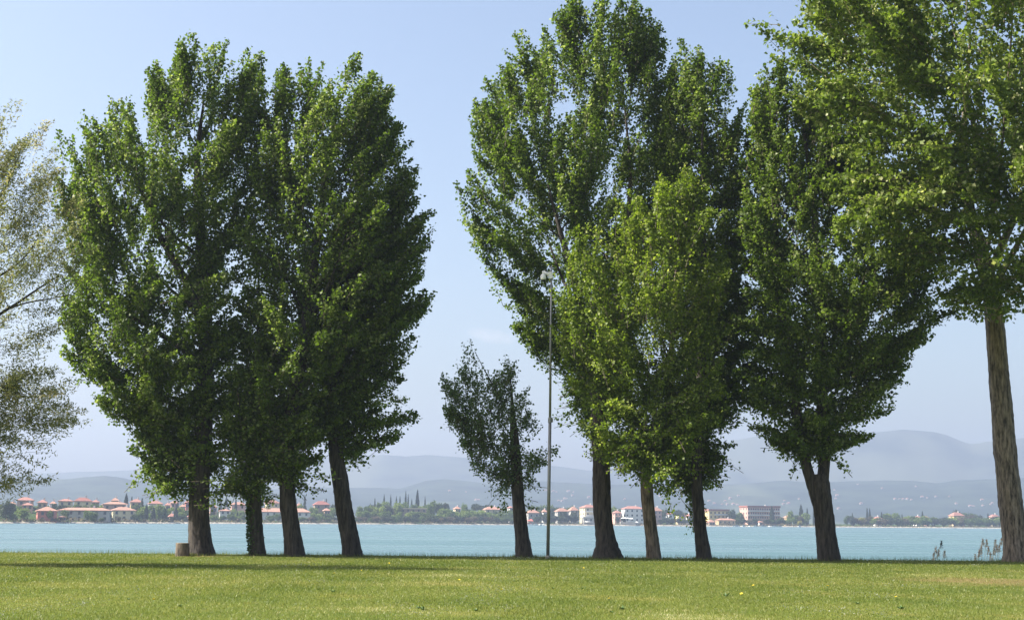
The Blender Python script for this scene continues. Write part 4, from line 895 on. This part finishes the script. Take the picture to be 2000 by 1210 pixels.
row(1440, 1545, 9, 1011, 3, 1023, 12, 16, ('mid', 'dark', 'brown')); row(1525, 1600, 9, 1008, 3, 1022, 13, 18, ('mid', 'light', 'brown')); row(1600, 1630, 9, 1008, 2, 1022, 13, 18, ('mid', 'dark'))
row(1670, 1960, 9.5, 1010, 2.5, 1024, 15, 22, ('mid', 'dark', 'mid', 'light', 'brown')); row(1770, 1965, 13, 1006, 2.0, 1016, 16, 55, ('mid', 'light', 'dark'))
row(-10, 110, 11, 985, 3, 1002, 15, 95, ('mid', 'dark', 'light')); row(100, 410, 12, 984, 3, 998, 14, 95, ('mid', 'dark', 'mid', 'light')); row(255, 375, 10, 996, 4, 1012, 14, 38, ('light', 'mid')); row(62, 268, 14, 1009, 2, 1019, 9, 7, ('mid', 'light', 'brown'))
row(1000, 1060, 10, 993, 3, 1008, 15, 55, ('mid', 'light')); row(1130, 1300, 12, 992, 3, 1006, 14, 75, ('mid', 'dark', 'light')); row(1370, 1450, 11, 997, 3, 1010, 14, 75, ('mid', 'dark'))
LM = [(-999, 'willow tips'), (390, 'trunk with the stump'), (502, 'ivy-clad trunk'), (565, 'dense dark poplar trunk'), (675, 'leaning bare trunk'), (1018, 'small dark poplar'), (1070, 'camera pole'), (1180, 'flared trunk'),
      (1268, 'broken-stub trunk'), (1365, 'slim straight trunk'), (1608, 'forked trunk'), (1972, 'ridged trunk')]
ORD = 'first second third fourth fifth sixth seventh eighth ninth tenth eleventh twelfth thirteenth fourteenth fifteenth sixteenth seventeenth eighteenth nineteenth twentieth'.split()
def ordw(i):
    if i < 20: return ORD[i]
    t_ = ('twenty', 'thirty', 'forty', 'fifty')[(i + 1) // 10 - 2]; u_ = (i + 1) % 10
    return {'twenty': 'twentieth', 'thirty': 'thirtieth', 'forty': 'fortieth', 'fifty': 'fiftieth'}[t_] if u_ == 0 else t_ + '-' + ORD[u_ - 1]
HID = ((372, 412), (488, 520), (548, 585), (655, 690), (1002, 1028), (1158, 1195), (1252, 1280), (1352, 1385), (1585, 1638))
FT = [q for q in FT if q[0] not in ('light', 'mid', 'dark', 'brown') or not any(a <= q[1] <= c_ for a, c_ in HID)]
cnt = {}
for i, (kind, x, yt, yb, w_, off) in enumerate(sorted(FT, key=lambda q: q[1])):
    nm, ct, shp, mt, phr = KIND[kind]
    Yd = float(shoreD(x)) + off; b_ = P(x, yb, Yd); tz = P(x, yt, Yd)[2]; zt = float(shore_rise(x, np.array(off))) - 0.2; zb = min(zt, b_[2])
    wm_ = w_ * Yd / F * (1.25 if shp == 'round' else 1.35 if shp == 'cypress' else 1.15); r = empty(nm, (b_[0], Yd, zb)); r.scale = (wm_, wm_, tz - zb); r.rotation_euler = (0, 0, (i * 2.399) % 6.28)
    lm = [q for q in LM if q[0] <= x][-1][1]; c_ = cnt.get((phr, lm), 0); cnt[(phr, lm)] = c_ + 1
    tag(r, f'{phr} across the lake, {ordw(c_)} such rightwards of the {lm}', ct, {'cypress': 'cypresses on the far shore', 'conifer': 'conifers on the far shore', 'pine': 'umbrella pines on the far shore'}.get(kind, 'leafy trees on the far shore'))
    link('crown', crown_mesh(shp, mt, i % 3), r); link('trunk', TM, r)

# shoreline shrubs and stones
g = np.random.default_rng(9); pos = []; 
for k in range(5200):
    px_ = g.uniform(-20, 1990); off = g.uniform(5, 12); s_ = shore_pt(px_, off); hgt = 0.4 + 1.6 * max(0.0, float(wob(np.array(px_), np.array(0.0), 61, 0.12)) + 0.35)
    if px_ < 1 or (1130 < px_ < 1200): continue
    pos.append((s_[0] + g.normal(0, 0.5), s_[1], WZ + 0.7 + hgt * g.random() ** 0.7))
pos = np.array(pos); V, Fc = leaf_cloud(pos, g.standard_normal((len(pos), 3)), g.uniform(0.6, 1.3, len(pos)), g)
tag(link('shore_shrubs', np_mesh('shore_shrubs', V, [Fc], [MAT['far_brown']], attrs={'tone': ('FACE', g.random(len(Fc)))})), 'low brownish scrub along the far water line', None, kind='stuff')
V = []; Fc = []
for k in range(2600):
    px_ = g.uniform(0, 1990); s_ = shore_pt(px_, g.uniform(-1, 4)); r = g.uniform(0.2, 0.7); b_ = len(V)
    z = WZ + 0.1
    V += [(s_[0] - r, s_[1], z - 0.2), (s_[0] + r, s_[1] - 0.2, z - 0.2), (s_[0] + r * 0.3, s_[1] + r, z - 0.2), (s_[0], s_[1], z + r * 0.8)]; Fc += [(b_, b_ + 1, b_ + 3), (b_ + 1, b_ + 2, b_ + 3), (b_ + 2, b_, b_ + 3)]
me = bpy.data.meshes.new('shore_pebbles'); me.from_pydata(V, [], Fc); me.materials.append(MAT['beach'])
tag(link('shore_pebbles', me), 'pale stones along the far water line', None, kind='stuff')

# boats, parasols, pavilion
def boat_meshes():
    mb = MB(); L = 3.0; sec = []
    for x, wd, z0 in ((-3.0, 0.9, 0.0), (-1.5, 1.1, -0.1), (0, 1.15, -0.1), (1.6, 0.9, 0.0), (2.7, 0.35, 0.25), (3.1, 0.04, 0.5)):
        sec.append([(x, -wd, 0.75 + max(0, x) * 0.06), (x, -wd * 0.7, z0), (x, wd * 0.7, z0), (x, wd, 0.75 + max(0, x) * 0.06)])
    for a, c_ in zip(sec, sec[1:]):
        for k in range(3): mb.quad(a[k], c_[k], c_[k + 1], a[k + 1])
        mb.quad(a[3], c_[3], c_[0], a[0])
    mb.quad(*sec[0][::-1]); hull = mb.mesh('hull', MAT['white_paint'])
    mb = MB(); mb.box(-0.9, -0.6, 0.78, 0.8, 0.6, 1.15); mb.quad((-0.9, -0.6, 1.15), (0.8, -0.6, 1.15), (0.2, -0.5, 1.6), (-0.8, -0.5, 1.6)); mb.quad((0.8, -0.6, 1.15), (0.8, 0.6, 1.15), (0.2, 0.5, 1.6), (0.2, -0.5, 1.6))
    mb.quad((0.8, 0.6, 1.15), (-0.9, 0.6, 1.15), (-0.8, 0.5, 1.6), (0.2, 0.5, 1.6)); mb.quad((-0.8, -0.5, 1.6), (0.2, -0.5, 1.6), (0.2, 0.5, 1.6), (-0.8, 0.5, 1.6)); mb.quad((-0.9, 0.6, 1.15), (-0.9, -0.6, 1.15), (-0.8, -0.5, 1.6), (-0.8, 0.5, 1.6))
    return hull, mb.mesh('cabin', MAT['glass'])
hull, cabin = boat_meshes()
bl = ['first small white boat moored by the low wide-eaved house', 'second small white boat moored by the low wide-eaved house'] + [f'{ORD[i]} small white boat moored along the jetty in front of the big hotel' for i in range(9)]
for i, px_ in enumerate((1436, 1440, 1452, 1464, 1477, 1490, 1496, 1503, 1513, 1523, 1561)):
    s_ = shore_pt(px_, -9 - (i % 3)); r = empty('motorboat', (s_[0], s_[1], WZ - 0.1), R(200 + 23 * (i % 4))); r.scale = (0.85 + 0.1 * (i % 3),) * 3
    tag(r, bl[i], 'boat', 'boats moored off the far shore'); link('hull', hull, r); link('cabin', cabin, r)
for i, px_ in enumerate((1033, 1040, 1047, 1054, 1059)):
    s_ = shore_pt(px_, -3); r = empty('motorboat', (s_[0], s_[1], WZ + 0.1), R(185 + 31 * i)); r.scale = (0.9,) * 3
    tag(r, f'{ORD[i]} white boat drawn up beside the red beach pavilion', 'boat', 'boats by the red pavilion'); link('hull', hull, r); link('cabin', cabin, r)
mb = MB(); mb.lathe((0, 0, 2.2), [(1.9, 0.0), (1.2, 0.35), (0.05, 0.8)], 8); psh = mb.mesh('canopy', MAT['white_cloth'])
mb = MB(); mb.cyl((0, 0, 0), (0, 0, 2.9), 0.04, 0.04, 6); pst = mb.mesh('pole', MAT['wall_brown'])
for i, (px_, py_) in enumerate(((1217, 1011), (1221, 1011), (1226, 1011), (1233, 1012), (1146, 1018), (1150, 1018), (1155, 1018), (1228, 1018), (1243, 1019))):
    Yd = float(shoreD(px_)) + 7; p_ = P(px_, py_, Yd); zz = p_[2] - 2.4
    r = empty('parasol', (p_[0], p_[1], zz)); tag(r, f'{ORD[i if i < 4 else (i - 4 if i < 7 else i - 7)]} white parasol ' + ('on the terrace of the pale grey house' if i < 4 else 'at the foot of the cream hotel' if i < 7 else 'by the water below the pale grey house'), 'parasol', 'white parasols on the far shore')
    link('canopy', psh, r); link('pole', pst, r)
    if i < 4: pst_ = None
mb = MB(); Yt = float(shoreD(1225)) + 5; a = P(1212, 1016, Yt); c_ = P(1242, 1016, Yt); mb.box(a[0], a[1], WZ - 0.5, c_[0], a[1] + 7, a[2] - 0.9)
tag(mb.build('terrace', MAT['concrete']), 'raised concrete terrace under the white parasols', 'terrace')
p_ = P(1035, 1018, float(shoreD(1035)) + 4); r = empty('beach_pavilion', (p_[0], p_[1], WZ + 0.3)); tag(r, 'open beach pavilion with a red canopy near the small poplar', 'pavilion')
mb = MB(); hh = P(1035, 1013.5, p_[1])[2] - WZ; mb.quad((-2.4, -2, hh - 1.3), (2.4, -2, hh - 1.3), (1.0, 0, hh)); mb.quad((2.4, -2, hh - 1.3), (2.4, 2, hh - 1.3), (1, 0, hh)); mb.quad((-2.4, 2, hh - 1.3), (-2.4, -2, hh - 1.3), (1.0, 0, hh)); mb.quad((2.4, 2, hh - 1.3), (-2.4, 2, hh - 1.3), (1, 0, hh))
mb.box(-2.4, -2, hh - 1.6, 2.4, 2, hh - 1.302); mb.build('canopy', MAT['red_cloth'], r)
for a, c_ in ((-2.2, -1.8), (2.2, -1.8), (-2.2, 1.8), (2.2, 1.8)):
    mb = MB(); mb.cyl((a, c_, 0), (a, c_, hh - 1.6), 0.07, 0.07, 6); mb.build('post', MAT['wall_white'], r)
mb = MB(); mb.box(-2.1, -1.7, 0, 2.1, -1.5, 1.1); mb.build('counter', MAT['red_cloth'], r)

# ------------------------------------------------------------------ haze
mb = MB(); mb.box(-5500, -300, -5, 5500, 6300, 380)
m = bpy.data.materials.new('haze'); m.use_nodes = True; n = m.node_tree.nodes; n.clear()
out = n.new('ShaderNodeOutputMaterial'); pv = n.new('ShaderNodeVolumePrincipled')
pv.inputs['Color'].default_value = (*HAZE_COLOR, 1); pv.inputs['Density'].default_value = HAZE_DENSITY; pv.inputs['Anisotropy'].default_value = HAZE_ANISO
for k in ('Density Attribute', 'Color Attribute', 'Temperature Attribute'):
    pv.inputs[k].default_value = ''
m.node_tree.links.new(pv.outputs[0], out.inputs['Volume'])
try: m.cycles.homogeneous_volume = True
except Exception: pass
hz = mb.build('haze', m); tag(hz, kind='stuff'); hz.display_type = 'BOUNDS'
print('leaves', NL, 'objects', len(bpy.data.objects))
